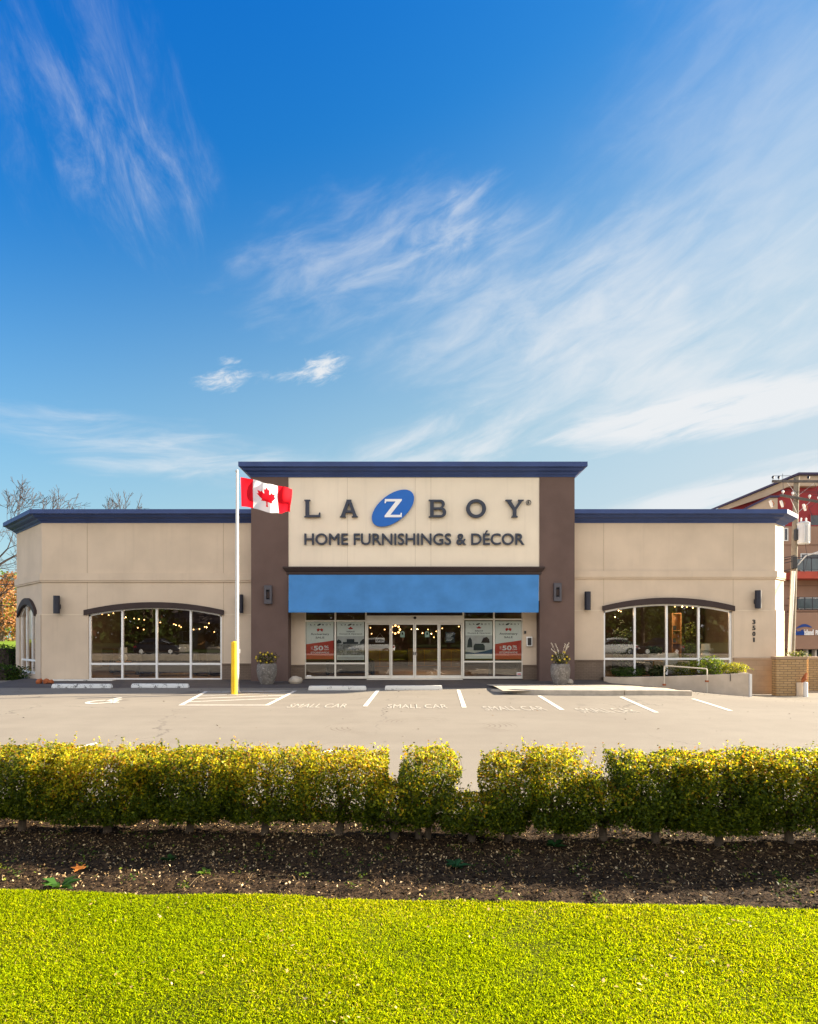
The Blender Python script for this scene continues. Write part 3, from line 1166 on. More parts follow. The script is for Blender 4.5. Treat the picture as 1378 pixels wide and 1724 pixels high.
def build_store():
    wm = ['stucco', 'stucco joint', 'stucco ledge']
    # ---- left wing
    mpL = wall_map((LX0, YW), (1, 0))
    LW = LX1 - LX0
    u = lambda px: WX(px, YW) - LX0
    winL = (u(149), u(374), WZ(1146, YW), WZ(1035, YW), WZ(1022, YW))
    zl = WZ(1034, YW)
    mb = MB()
    wall_with_window(mb, mpL, LW, -0.5, 6.45, winL, zl, [(u(147), 2.6, 6.1), (u(376.5), 2.75, 6.1), (u(376.5), 0.7, 2.5)])
    mpLc = wall_map((LX0 - LS, YW + LS), (1, -1))
    Lc = LS * sqrt(2)
    winC = (Lc - 3.10, Lc - 0.75, 0.22, 2.52, 3.02)
    wall_with_window(mb, mpLc, Lc, -0.5, 6.45, winC, zl, [])
    mb.build('wall', wm, STORE)
    window(mpL, winL, [u(205), u(263), u(320.5)], WZ(1118, YW), STORE)
    lintel(mpL, u(143), u(377.5), WZ(1036, YW), WZ(1023.5, YW), WZ(1027.5, YW), WZ(1014, YW), STORE)
    window(mpLc, winC, [winC[0] + 0.8, winC[0] + 1.6], 0.75, STORE)
    lintel(mpLc, winC[0] - 0.1, winC[1] + 0.1, 2.50, 3.0, 2.72, 3.26, STORE)
    # ---- right wing
    mpR = wall_map((RX0, YW), (1, 0))
    RW = RX1 - RX0
    ur = lambda px: WX(px, YW) - RX0
    winR = (ur(1016.5), ur(1233), WZ(1150, YW), WZ(1029, YW), WZ(1016.5, YW))
    zr = WZ(1027, YW)
    mb = MB()
    wall_with_window(mb, mpR, RW, -0.75, 6.45, winR, zr, [(ur(1017), 2.9, 6.1), (ur(1235), 2.9, 6.1), (ur(1235), 0.95, 2.6)])
    mpRc = wall_map((RX1, YW), (1, 1))
    Rc = RS * sqrt(2)
    for (a, b, w, mi) in ((-0.75, zr, 0.03, 0), (zr, 6.45, 0, 0)):
        mb.face([mpRc(0, a, w), mpRc(Rc, a, w), mpRc(Rc, b, w), mpRc(0, b, w)], mi)
    mb.face([mpRc(0, zr, 0.03), mpRc(Rc, zr, 0.03), mpRc(Rc, zr, 0), mpRc(0, zr, 0)], 2)
    mb.build('wall', wm, STORE)
    window(mpR, winR, [ur(1070), ur(1124), ur(1178)], WZ(1109.5, YW), STORE)
    lintel(mpR, ur(1014.5), ur(1236), WZ(1029, YW), WZ(1017, YW), WZ(1020.5, YW), WZ(1006.5, YW), STORE)
    # ---- side and back walls, roof, floor, ceiling
    mb = MB()
    mb.face([(LX0 - LS, BACK, -0.7), (LX0 - LS, YW + LS, -0.7), (LX0 - LS, YW + LS, 6.45), (LX0 - LS, BACK, 6.45)])
    mb.face([(RX1 + RS, YW + RS, -0.7), (RX1 + RS, BACK, -0.7), (RX1 + RS, BACK, 6.45), (RX1 + RS, YW + RS, 6.45)])
    mb.face([(RX1 + RS, BACK, -0.7), (LX0 - LS, BACK, -0.7), (LX0 - LS, BACK, 6.45), (RX1 + RS, BACK, 6.45)])
    mb.build('side_wall', 'stucco', STORE)
    plan = [(LX0, YW + 0.05), (LX1, YW + 0.05), (LX1, YW + 0.6), (RX0, YW + 0.6), (RX0, YW + 0.05), (RX1, YW + 0.05), (RX1 + RS - 0.05, YW + RS), (RX1 + RS - 0.05, BACK - 0.05),
            (LX0 - LS + 0.05, BACK - 0.05), (LX0 - LS + 0.05, YW + LS)]
    MB().face([(x, y, 6.0) for x, y in plan]).build('roof', 'concrete', STORE)
    inner = [(LX0, YW + 0.17), (RX1, YW + 0.17), (RX1 + RS - 0.06, YW + RS + 0.1), (RX1 + RS - 0.06, BACK - 0.06), (LX0 - LS + 0.06, BACK - 0.06), (LX0 - LS + 0.06, YW + LS + 0.1)]
    MB().face([(x, y, 0.07) for x, y in inner]).build('floor', 'interior floor', STORE)
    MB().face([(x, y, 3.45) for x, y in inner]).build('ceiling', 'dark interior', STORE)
    mb = MB()
    mb.box(LX0 - LS + 0.1, RX1 + RS - 0.1, 36.0, 36.1, 0.08, 3.44)
    mb.box(4.9, 5.0, 25.2, 35.9, 0.08, 3.44)
    mb.box(7.0, 14.6, 31.0, 31.1, 0.08, 3.44)
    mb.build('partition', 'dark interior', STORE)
    # ---- belt courses
    prof = lambda a, b: [(-0.02, b + 0.012), (0.075, b), (0.075, a + 0.06), (0.05, a + 0.055), (0.05, a), (-0.02, a)]
    lpath = [(LX0 - LS, YW + LS + 3), (LX0 - LS, YW + LS), (LX0, YW), (LX1 + 0.02, YW)]
    rpath = [(RX0 - 0.02, YW), (RX1, YW), (RX1 + RS, YW + RS), (RX1 + RS, YW + RS + 4)]
    MB().sweep(lpath, prof(WZ(980, YW), WZ(965.5, YW))).build('belt_course', 'stucco', STORE)
    MB().sweep(rpath, prof(WZ(974.5, YW), WZ(961.5, YW))).build('belt_course', 'stucco', STORE)
    # ---- cornices
    z0, z1 = WZ(880.5, YW), 6.50
    h = z1 - z0
    cor = lambda z0, h, o: [(-0.05, z0 - 0.01), (0.06 * o, z0), (0.10 * o, z0 + 0.10 * h), (0.22 * o, z0 + 0.17 * h), (0.30 * o, z0 + 0.24 * h), (0.33 * o, z0 + 0.30 * h),
                            (0.46 * o, z0 + 0.34 * h), (0.64 * o, z0 + 0.42 * h), (0.72 * o, z0 + 0.52 * h), (0.74 * o, z0 + 0.56 * h), (0.92 * o, z0 + 0.60 * h), (1.0 * o, z0 + 0.64 * h), (1.0 * o, z0 + 1.0 * h), (-0.35, z0 + 1.0 * h), (-0.35, z0 + 0.3 * h)]
    lp = [(LX0 - LS, YW + LS + 14), (LX0 - LS, YW + LS), (LX0, YW), (LX1 + 0.01, YW)]
    rp = [(RX0 - 0.01, YW), (RX1, YW), (RX1 + RS, YW + RS), (RX1 + RS, YW + RS + 18)]
    MB().sweep(lp, cor(z0, h, 0.46)).build('cornice', 'navy trim', STORE)
    MB().sweep(rp, cor(z0, h, 0.46)).build('cornice', 'navy trim', STORE)
    # ---- raised entrance block
    yt = 23.45
    tl, tr = WX(423, yt), WX(968, yt)
    pl, prr = WX(485.5, yt), WX(909, yt)
    zt = WZ(803, yt)
    mb = MB()
    mb.box(tl, pl, yt, 24.62, -0.5, zt)
    mb.box(prr, tr, yt, 24.62, -0.5, zt)
    mb.box(tl + 0.004, tr - 0.004, 24.625, 30.0, 5.9, zt - 0.004)
    mb.build('entrance_block', 'brown stucco', STORE)
    mb = MB()
    mb.box(pl + 0.002, prr - 0.002, yt + 0.035, 24.6, 3.05, zt - 0.002, 0)
    for px in (699.5, 726, 585):
        mb.box(WX(px, yt) - 0.004, WX(px, yt) + 0.004, yt + 0.032, yt + 0.05, 4.32, zt - 0.01, 1)
    mb.build('sign_panel', ['cream panel', 'stucco joint'], STORE)
    tp = [(tl, 30.0), (tl, yt), (tr, yt), (tr, 30.0)]
    zc = WZ(777, yt - 0.38)
    MB().sweep(tp, cor(zt, zc - zt, 0.38)).build('cornice', 'navy trim', STORE)
    MB().face([(tl, yt, zc - 0.1), (tr, yt, zc - 0.1), (tr, 30, zc - 0.1), (tl, 30, zc - 0.1)]).build('roof', 'concrete', STORE)
    # brown ledge over the awning
    za, zb = WZ(968.5, yt), WZ(954.5, yt)
    h = zb - za
    lw = [(pl - 0.02, yt + 0.4), (pl - 0.02, yt + 0.03), (prr + 0.02, yt + 0.03), (prr + 0.02, yt + 0.4)]
    MB().sweep(lw, [(0.0, za), (0.03, za), (0.05, za + 0.2 * h), (0.05, za + 0.4 * h), (0.09, za + 0.5 * h), (0.14, za + 0.75 * h), (0.16, za + 0.8 * h), (0.16, zb), (0, zb + 0.01)]).build('ledge', 'brown trim', STORE)
    # awning: taut fabric on a shallow frame
    ya = 22.98
    a0, a1 = WX(486.5, yt - 0.05), WX(908, yt - 0.05)
    b0, b1 = WX(486, ya), WX(907, ya)
    z_lo, z_hi = WZ(1029, ya), za + 0.01
    mb = MB()
    NX, NZ = 60, 8
    for i in range(NX):
        for k in range(NZ):
            def P(i, k):
                f, g_ = i / NX, k / NZ
                sag = 0.008 * sin(f * pi * 9) * sin(g_ * pi) + 0.006 * noise.noise((f * 12, g_ * 4, 3))
                x = (b0 + (b1 - b0) * f) * (1 - g_) + (a0 + (a1 - a0) * f) * g_
                return (x, ya + (yt - 0.05 - ya) * g_ + sag, z_lo + (z_hi - z_lo) * g_)
            mb.face([P(i, k), P(i + 1, k), P(i + 1, k + 1), P(i, k + 1)])
    mb.face([(b0, ya, z_lo), (a0, yt - 0.05, z_hi), (a0, yt, z_hi), (a0, yt, z_lo)])
    mb.face([(b1, ya, z_lo), (a1, yt, z_lo), (a1, yt, z_hi), (a1, yt - 0.05, z_hi)])
    mb.box(b0, b1, ya - 0.004, ya + 0.02, z_lo - 0.05, z_lo, 0)
    mb.build('awning', 'awning fabric', STORE, smooth=True)
    # ---- recessed shop front
    yd = 24.12
    sl, sr = WX(514, yd), WX(880, yd)
    mb = MB()
    for (x0, x1) in ((pl - 0.1, sl), (sr, prr + 0.1)):
        mb.box(x0, x1, yd - 0.10, yd + 0.1, 0.62, 3.3, 0)
    mb.box(pl - 0.1, prr + 0.1, yt + 0.2, yd + 0.3, 2.98, 3.04, 1)
    mb.build('recess_wall', ['stucco', 'stucco ledge'], STORE)
    # brick plinths with a projecting cap course: recess, and beside the windows
    def plinth(x0, x1, yf, z0, zt_):
        """one closed shape: wall face with the cap course standing proud at its top"""
        yb = yf + 0.12
        cap = zt_ - 0.055
        prof = [(yb, z0), (yf, z0), (yf, cap), (yf - 0.03, cap + 0.004), (yf - 0.03, zt_), (yb, zt_)]
        mb = MB()
        n = len(prof)
        mb.faces([(x0, y, z) for y, z in prof] + [(x1, y, z) for y, z in prof],
                 [tuple(range(n - 1, -1, -1)), tuple(range(n, 2 * n))] + [(i, (i + 1) % n, n + (i + 1) % n, n + i) for i in range(n)])
        mb.build('brick_base', 'brick', STORE)
    plinth(pl - 0.1, sl, yd - 0.145, -0.4, 0.617)
    plinth(sr, prr + 0.1, yd - 0.145, -0.4, 0.617)
    plinth(WX(375, YW) + 0.005, tl, YW - 0.075, -0.4, WZ(1117, YW))
    plinth(tr, WX(1016, YW), YW - 0.075, -0.7, WZ(1111, YW))
    mb = MB()
    x0 = WX(1234, YW)
    zt_ = WZ(1107.5, YW)
    base = [(x0, YW), (RX1, YW), (RX1 + RS, YW + RS), (RX1 + RS, YW + RS + 2)]
    mb.sweep(base, [(0.0, -0.8), (0.075, -0.8), (0.075, zt_ - 0.08), (0.1, zt_ - 0.075), (0.1, zt_), (0.0, zt_ + 0.005)])
    mb.build('brick_base', 'brick smooth', STORE)
    # storefront frame
    fw = 0.06
    mb = MB()
    zb_, zt2 = 0.085, 3.0
    xs = [WX(p, yd) for p in (514, 565, 616.5)]
    xs2 = [WX(p, yd) for p in (780.5, 832, 880)]
    y0, y1 = yd - 0.05, yd + 0.05
    for x in xs + xs2:
        mb.box(x - fw / 2, x + fw / 2, y0, y1, zb_, zt2)
    for a, b, zz in [(xs[i], xs[i + 1], (1045.5, 1117)) for i in (0, 1)] + [(xs2[i], xs2[i + 1], (1043, 1114)) for i in (0, 1)]:
        for py in zz:
            mb.box(a + fw / 2, b - fw / 2, y0 + 0.006, y1 - 0.006, WZ(py, yd) - fw / 2, WZ(py, yd) + fw / 2)
        mb.box(a + fw / 2, b - fw / 2, y0 + 0.006, y1 - 0.006, zb_, zb_ + 0.09)
    # door header and top rail
    d0, d1 = xs[2] + fw / 2, xs2[0] - fw / 2
    mb.box(d0, d1, y0 - 0.03, y1, WZ(1049, yd), WZ(1036.5, yd))
    mb.box(d0 + 0.01, d1 - 0.01, yd - 0.2, yd + 0.2, 0.05, 0.075)
    fr = mb.build('shop_front', 'white aluminium', STORE)
    gl = MB()
    for a, b in ((xs[0], xs[1]), (xs[1], xs[2]), (xs2[0], xs2[1]), (xs2[1], xs2[2])):
        gl.face([(a, yd, zb_), (b, yd, zb_), (b, yd, zt2), (a, yd, zt2)])
    gl.face([(d0, yd, WZ(1037, yd)), (d1, yd, WZ(1037, yd)), (d1, yd, zt2), (d0, yd, zt2)])
    gl.build('pane', 'door glass', fr)
    MB().ball((WX(699, yd), yd - 0.11, WZ(1040.5, yd)), 0.055, 12).build('door_sensor', 'dark steel', fr)
    # four door leaves: the outer pair fixed, the middle pair sliding
    xd = [d0, WX(658.5, yd), WX(698.5, yd), WX(739.5, yd), d1]
    for i in range(4):
        a, b = xd[i] + 0.004, xd[i + 1] - 0.004
        yy = yd - 0.03 if i in (1, 2) else yd + 0.035
        zt3 = WZ(1049, yd) - 0.004
        mb = MB()
        st = 0.055
        mb.box(a, a + st, yy - 0.022, yy + 0.022, 0.09, zt3)
        mb.box(b - st, b, yy - 0.022, yy + 0.022, 0.09, zt3)
        mb.box(a + st, b - st, yy - 0.02, yy + 0.02, zt3 - 0.06, zt3)
        mb.box(a + st, b - st, yy - 0.02, yy + 0.02, 0.09, 0.21)
        dr = mb.build('door', 'white aluminium', STORE)
        MB().face([(a + st, yy, 0.2), (b - st, yy, 0.2), (b - st, yy, zt3 - 0.05), (a + st, yy, zt3 - 0.05)]).build('pane', 'door glass', dr)
        if i in (1, 2):
            hx = b - 0.027 if i == 1 else a + 0.027
            MB().box(hx - 0.012, hx + 0.012, yy - 0.05, yy - 0.024, 1.0, 1.12).build('lock', 'dark steel', dr)


build_store()

# ================================================================== SIGN ON THE STORE
def build_sign():
    ys = 23.45
    sign = thing('store_sign', 'raised dark store lettering with a tilted blue oval on the cream panel', 'sign', (0.2, ys, 5.5))
    wm = lambda u, v, w: Vector((u, ys + 0.035 - w, v))          # u, v are metres on the panel
    m = ys / F

    def place(loops, px0, px1, py0, py1, wid):
        """outline given in cap heights -> metres on the panel"""
        x0, x1, z0, z1 = WX(px0, ys), WX(px1, ys), WZ(py1, ys), WZ(py0, ys)
        return [[(x0 + u / wid * (x1 - x0), z0 + v * (z1 - z0)) for (u, v) in lp] for lp in loops]
    arc = lambda cx, cy, rx, ry, a0, a1, n=12: [(cx + rx * cos(radians(a0 + (a1 - a0) * i / n)), cy + ry * sin(radians(a0 + (a1 - a0) * i / n))) for i in range(n + 1)]
    L = [[(0, 0), (.95, 0), (.95, .27), (.885, .27), (.84, .13), (.29, .13), (.29, .92), (.36, .955), (.36, 1), (0, 1), (0, .955), (.07, .92), (.07, .08), (0, .045)]]
    A = [[(0, 0), (.36, 0), (.36, .05), (.285, .08), (.35, .26), (.73, .26), (.795, .08), (.72, .05), (.72, 0), (1.08, 0), (1.08, .05), (1.02, .08), (.68, .94), (.70, 1), (.38, 1), (.40, .94), (.06, .08), (0, .05)],
         [(.40, .39), (.68, .39), (.54, .79)]]
    B = [[(0, 0)] + arc(.70, .285, .30, .285, -90, 62) + arc(.66, .76, .26, .24, -62, 90) + [(0, 1), (0, .955), (.08, .92), (.08, .08), (0, .045)],
         [(.29, .12)] + arc(.68, .28, .13, .16, -90, 90, 8) + [(.29, .44)], [(.29, .57)] + arc(.64, .725, .11, .155, -90, 90, 8) + [(.29, .88)]]
    O = [arc(.5, .5, .53, .53, 0, 360, 40)[:-1], arc(.5, .5, .335, .36, 0, 360, 36)[:-1]]
    Yl = [[(.37, 0), (.75, 0), (.75, .05), (.67, .08), (.67, .43), (1.03, .92), (1.12, .95), (1.12, 1), (.76, 1), (.76, .95), (.83, .92), (.58, .56), (.34, .92), (.40, .95), (.40, 1), (0, 1), (0, .95), (.08, .92), (.45, .43), (.45, .08), (.37, .05)]]
    Z = [[(0, 0), (1.0, 0), (1.0, .24), (.94, .24), (.90, .13), (.33, .13), (1.0, .93), (1.0, 1), (.02, 1), (.0, .77), (.06, .77), (.11, .87), (.64, .87), (0, .08)]]
    for loops, a, b, wd in ((L, 513, 540, .95), (A, 573, 603, 1.08), (B, 722, 751.5, 1.0), (O, 786, 817.5, 1.0), (Yl, 851, 882, 1.12)):
        MB().prism(place(loops, a, b, 842.0, 871.5, wd), wm, 0.03, 0.13).build('letter', 'slate letter', sign, bevel=0.006)
    # tilted oval with its letter
    cx, cz = WX(662, ys), WZ(856, ys)
    a_, b_, th = 41.5 * m, 22.5 * m, radians(38)
    ell = lambda k: [(cx + (a_ * k) * cos(t_) * cos(th) - (b_ * k) * sin(t_) * sin(th), cz + (a_ * k) * cos(t_) * sin(th) + (b_ * k) * sin(t_) * cos(th)) for t_ in [2 * pi * i / 64 for i in range(64)]]
    ov = MB().prism([ell(1.0)], wm, 0.02, 0.11).build('oval', 'oval blue', sign, bevel=0.008)
    MB().prism(place(Z, 648, 677, 841, 871.5, 1.0), wm, 0.111, 0.125).build('letter', 'white letter', ov)
    # second line
    t_ = 'HOME FURNISHINGS & DÉCOR'
    x0, x1 = WX(513, ys), WX(883, ys)
    z0, zcap = WZ(917.5, ys), WZ(898.5, ys)
    Vt, _ = text_geo(t_, 0.013)
    # the accent rises above cap height: find the cap height from the first letter
    parts = text_letters(t_, 0.013)
    cap = parts[0][0][:, 1].max()
    base = parts[0][0][:, 1].min()
    for V, Fs in parts:
        mb = MB()
        mb.faces([wm(x0 + x * (x1 - x0), z0 + (y - base) / (cap - base) * (zcap - z0), 0.03 + 0.07 * w) for x, y, w in V], Fs)
        mb.build('letter', 'slate letter', sign)
    # small registered mark: ring with an R
    rx, rz, rr = WX(890.5, ys), WZ(846, ys), 4.3 * m
    ring = lambda k: [(rx + rr * k * cos(2 * pi * i / 28), rz + rr * k * sin(2 * pi * i / 28)) for i in range(28)]
    mb = MB().prism([ring(1.0), ring(0.88)], wm, 0.01, 0.05)
    put_text(mb, 'R', wm, rx - rr * 0.34, rx + rr * 0.34, rz - rr * 0.44, rz + rr * 0.44, 0.01, 0.05)
    mb.build('ring_mark', 'slate letter', sign)

    # house number, digits one under the other
    yn = 24.0
    num = thing('house_number', 'black digits 3501 running down the right-hand wall', 'house number', (WX(1269, yn), yn, WZ(1062, yn)))
    wn = lambda u, v, w: Vector((u, yn - 0.03 - w, v))
    for d, (a, b) in zip('3501', ((1043.5, 1051), (1053.5, 1061), (1063.5, 1071), (1073.5, 1081))):
        hw = 2.4 if d != '1' else 1.2
        mb = MB()
        put_text(mb, d, wn, WX(1269 - hw, yn), WX(1269 + hw, yn), WZ(b, yn), WZ(a, yn), 0.002, 0.03, 0.02)
        mb.build('digit', 'dark steel', num)


build_sign()


# ================================================================== WALL LAMPS
def wall_lamps():
    # tube-like lamps on the wings
    def tube_lamp(px, py0, py1, y, label):
        x = WX(px, y)
        z0, z1 = WZ(py1, y - 0.2), WZ(py0, y - 0.2)
        t_ = thing('wall_lamp', label, 'wall lamp', (x, y, z0), 'tall dark cylinder lamps on the two wings')
        w = 0.115
        yc = y - 0.19
        mb = MB()
        mb.lathe([(w * 0.82, 0), (w, 0.0), (w, z1 - z0), (w * 0.8, z1 - z0)], (x, yc, z0), 20)
        mb.build('lamp_body', 'lamp black', t_, smooth=True)
        mb = MB()
        mb.box(x - 0.06, x + 0.06, yc + 0.09, y + 0.01, z0 + 0.22 * (z1 - z0) + 0.03, z0 + 0.52 * (z1 - z0))
        mb.build('bracket', 'lamp black', t_, bevel=0.005)
        MB().lathe([(w * 0.7, -0.003), (0.001, -0.003)], (x, yc, z0), 16).build('lens', 'ceramic', t_)
    tube_lamp(100, 1003, 1033, 24.0, 'dark cylinder wall lamp at the left corner, left of the arched window')
    tube_lamp(407, 1001, 1032, 24.0, 'dark cylinder wall lamp between the flagpole and brown entrance block')
    tube_lamp(987.5, 996, 1027, 24.0, 'dark cylinder wall lamp just right of the brown entrance block')
    tube_lamp(1272.5, 994, 1024.5, 24.0, 'dark cylinder wall lamp above the house number')

    def slot_lamp(px, py0, py1, label):
        y = 23.45
        x0, x1 = WX(px - 6.3, y), WX(px + 6.3, y)
        z0, z1 = WZ(py1, y), WZ(py0, y)
        t_ = thing('slot_lamp', label, 'wall lamp', ((x0 + x1) / 2, y, z0), 'flat slotted lamps on the brown block')
        mb = MB()
        cx, cz = (x0 + x1) / 2, (z0 + z1) / 2
        hw, hh = (x1 - x0) / 2, (z1 - z0) / 2
        out = [(cx - hw, cz - hh), (cx + hw, cz - hh), (cx + hw, cz + hh), (cx - hw, cz + hh)]
        k, q = 0.46, 0.52
        hole = [(cx - hw * k, cz - hh * q), (cx + hw * k, cz - hh * q), (cx + hw * k, cz + hh * q), (cx - hw * k, cz + hh * q)]
        wm = lambda u, v, w: Vector((u, y - w, v))
        mb.prism([out, hole], wm, -0.005, 0.13)
        mb.build('lamp_body', 'lamp grey', t_, bevel=0.006)
        MB().prism([[(cx + (u - cx) * 1.02, cz + (v - cz) * 1.01) for u, v in hole]], wm, 0.004, 0.03).build('slot_back', 'lamp black', t_)
        MB().box(cx - 0.05, cx + 0.05, y - 0.085, y - 0.031, cz - hh * q * 0.7, cz + hh * q * 0.55).build('lamp_glass', 'brown trim', t_)
    slot_lamp(452.5, 986, 1017, 'grey slotted wall lamp on the left brown pier')
    slot_lamp(938.5, 982, 1012.5, 'grey slotted wall lamp on the right brown pier')


wall_lamps()


# ================================================================== FLAG, POLE, BOLLARD
def flag():
    x, y = WX(399.3, 19.0), 19.0
    zt = WZ(796, y)
    t_ = thing('flagpole', 'tall thin white flagpole rising before the left wing', 'flagpole', (x, y, 0))
    MB().tube([(x, y, -0.1), (x, y, 2.4), (x, y, zt)], [0.062, 0.056, 0.036], 16).build('pole', 'pole white', t_, smooth=True)
    MB().lathe([(0.062, 0), (0.11, 0), (0.11, 0.03), (0.075, 0.06), (0.066, 0.16)], (x, y, 0.005), 16).build('base_collar', 'pole white', t_, smooth=True)
    MB().ball((x, y, zt + 0.05), 0.052, 14).build('finial', 'transformer grey', t_, smooth=True)
    MB().tube([(x + 0.055, y - 0.01, 1.25), (x + 0.062, y - 0.01, 3.5), (x + 0.05, y - 0.01, zt - 0.03)], 0.005, 5).build('halyard', 'white plastic', t_)
    MB().box(x + 0.03, x + 0.085, y - 0.02, y + 0.02, 1.2, 1.32).build('cleat', 'transformer grey', t_)
    # maple leaf outline, right half then mirrored
    half = [(0, .50), (.06, .385), (.085, .375), (.14, .405), (.105, .21), (.125, .195), (.215, .295), (.235, .235), (.35, .26), (.315, .135), (.375, .105), (.185, -.06), (.205, -.135), (.025, -.115), (.03, -.32)]
    leaf = [(a * 1.02, b) for a, b in half] + [(-a * 1.02, b) for a, b in reversed(half[1:])]

    def inside(px, py):
        c = False
        n = len(leaf)
        for i in range(n):
            x0, y0 = leaf[i]
            x1, y1 = leaf[(i + 1) % n]
            if (y0 > py) != (y1 > py) and px < (x1 - x0) * (py - y0) / (y1 - y0) + x0:
                c = not c
        return c
    NU, NV = 240, 120
    mu = 19.0 / F

    def P(u, v):
        px = 405.5 + 88.0 * u + 1.2 * (1 - v) * (1 - u)
        top = 803.5 + 14.0 * u ** 0.8 + 10.5 * u ** 2.2 - 3.0 * sin(u * 7.2) * u
        bot = 852.5 + 3.0 * u + 19.5 * u ** 1.35 + 3.4 * sin(u * 6.3 - 0.4) * u - 6 * ss(0.78, 1.0, u)
        py = top * v + bot * (1 - v)
        d = 0.20 * sin(u * 9.0 + v * 1.6 - 0.6) * u ** 0.6 + 0.06 * sin(u * 21 - v * 5.0) * u ** 0.5 + 0.25 * u
        return ((px - CX) * mu, 19.0 - d, EYE + (H0 - py) * mu)
    V, mi = [], []
    for j in range(NV + 1):
        for i in range(NU + 1):
            V.append(P(i / NU, j / NV))
    idx = np.arange((NU + 1) * (NV + 1)).reshape(NV + 1, NU + 1)
    Fq = np.stack([idx[:-1, :-1], idx[:-1, 1:], idx[1:, 1:], idx[1:, :-1]], -1).reshape(-1, 4)
    for j in range(NV):
        for i in range(NU):
            u, v = (i + .5) / NU, (j + .5) / NV
            red = u < 0.25 or u > 0.75 or inside((u - 0.5) * 2.0, (v - 0.46) * 1.16)
            mi.append(1 if red else 0)
    o = np_mesh('flag', V, Fq, ['flag cloth white', 'flag cloth red'], mi=mi)
    o.data.polygons.foreach_set('use_smooth', [True] * len(Fq))
    tag(o, 'red and white flag with a red maple leaf, flying from the pole', 'flag')
    # yellow post in front of the pole
    yb = 18.45
    xb = WX(394.5, yb)
    t_ = thing('bollard', 'yellow round steel bollard at the flagpole foot', 'bollard', (xb, yb, 0))
    r = 0.088
    MB().lathe([(r, -0.1), (r, WZ(1081, yb) - 0.03)], (xb, yb, 0), 20).build('post', 'yellow paint', t_, smooth=True)
    zt = WZ(1081, yb) - 0.03
    MB().lathe([(r + 0.003, 0), (r + 0.003, 0.02), (r * 0.9, 0.035), (r * 0.5, 0.05), (0.001, 0.055)], (xb, yb, zt), 20).build('cap', 'yellow paint', t_, smooth=True)


def cloth_mat(name, col):
    m = bpy.data.materials.new(name)
    m.use_nodes = True
    t = NT(m.node_tree)
    b = t.n['Principled BSDF']
    b.inputs['Base Color'].default_value = (*col, 1)
    b.inputs['Roughness'].default_value = 0.85
    b.inputs['Specular IOR Level'].default_value = 0.1
    tr = t.node('ShaderNodeBsdfTranslucent')
    tr.inputs[0].default_value = (*col, 1)
    mx = t.node('ShaderNodeMixShader')
    mx.inputs[0].default_value = 0.45
    t.l.new(b.outputs[0], mx.inputs[1])
    t.l.new(tr.outputs[0], mx.inputs[2])
    t.l.new(mx.outputs[0], t.n['Material Output'].inputs[0])
    MATS[name] = m


cloth_mat('flag cloth white', (0.85, 0.85, 0.85))
cloth_mat('flag cloth red', (0.78, 0.012, 0.025))
flag()


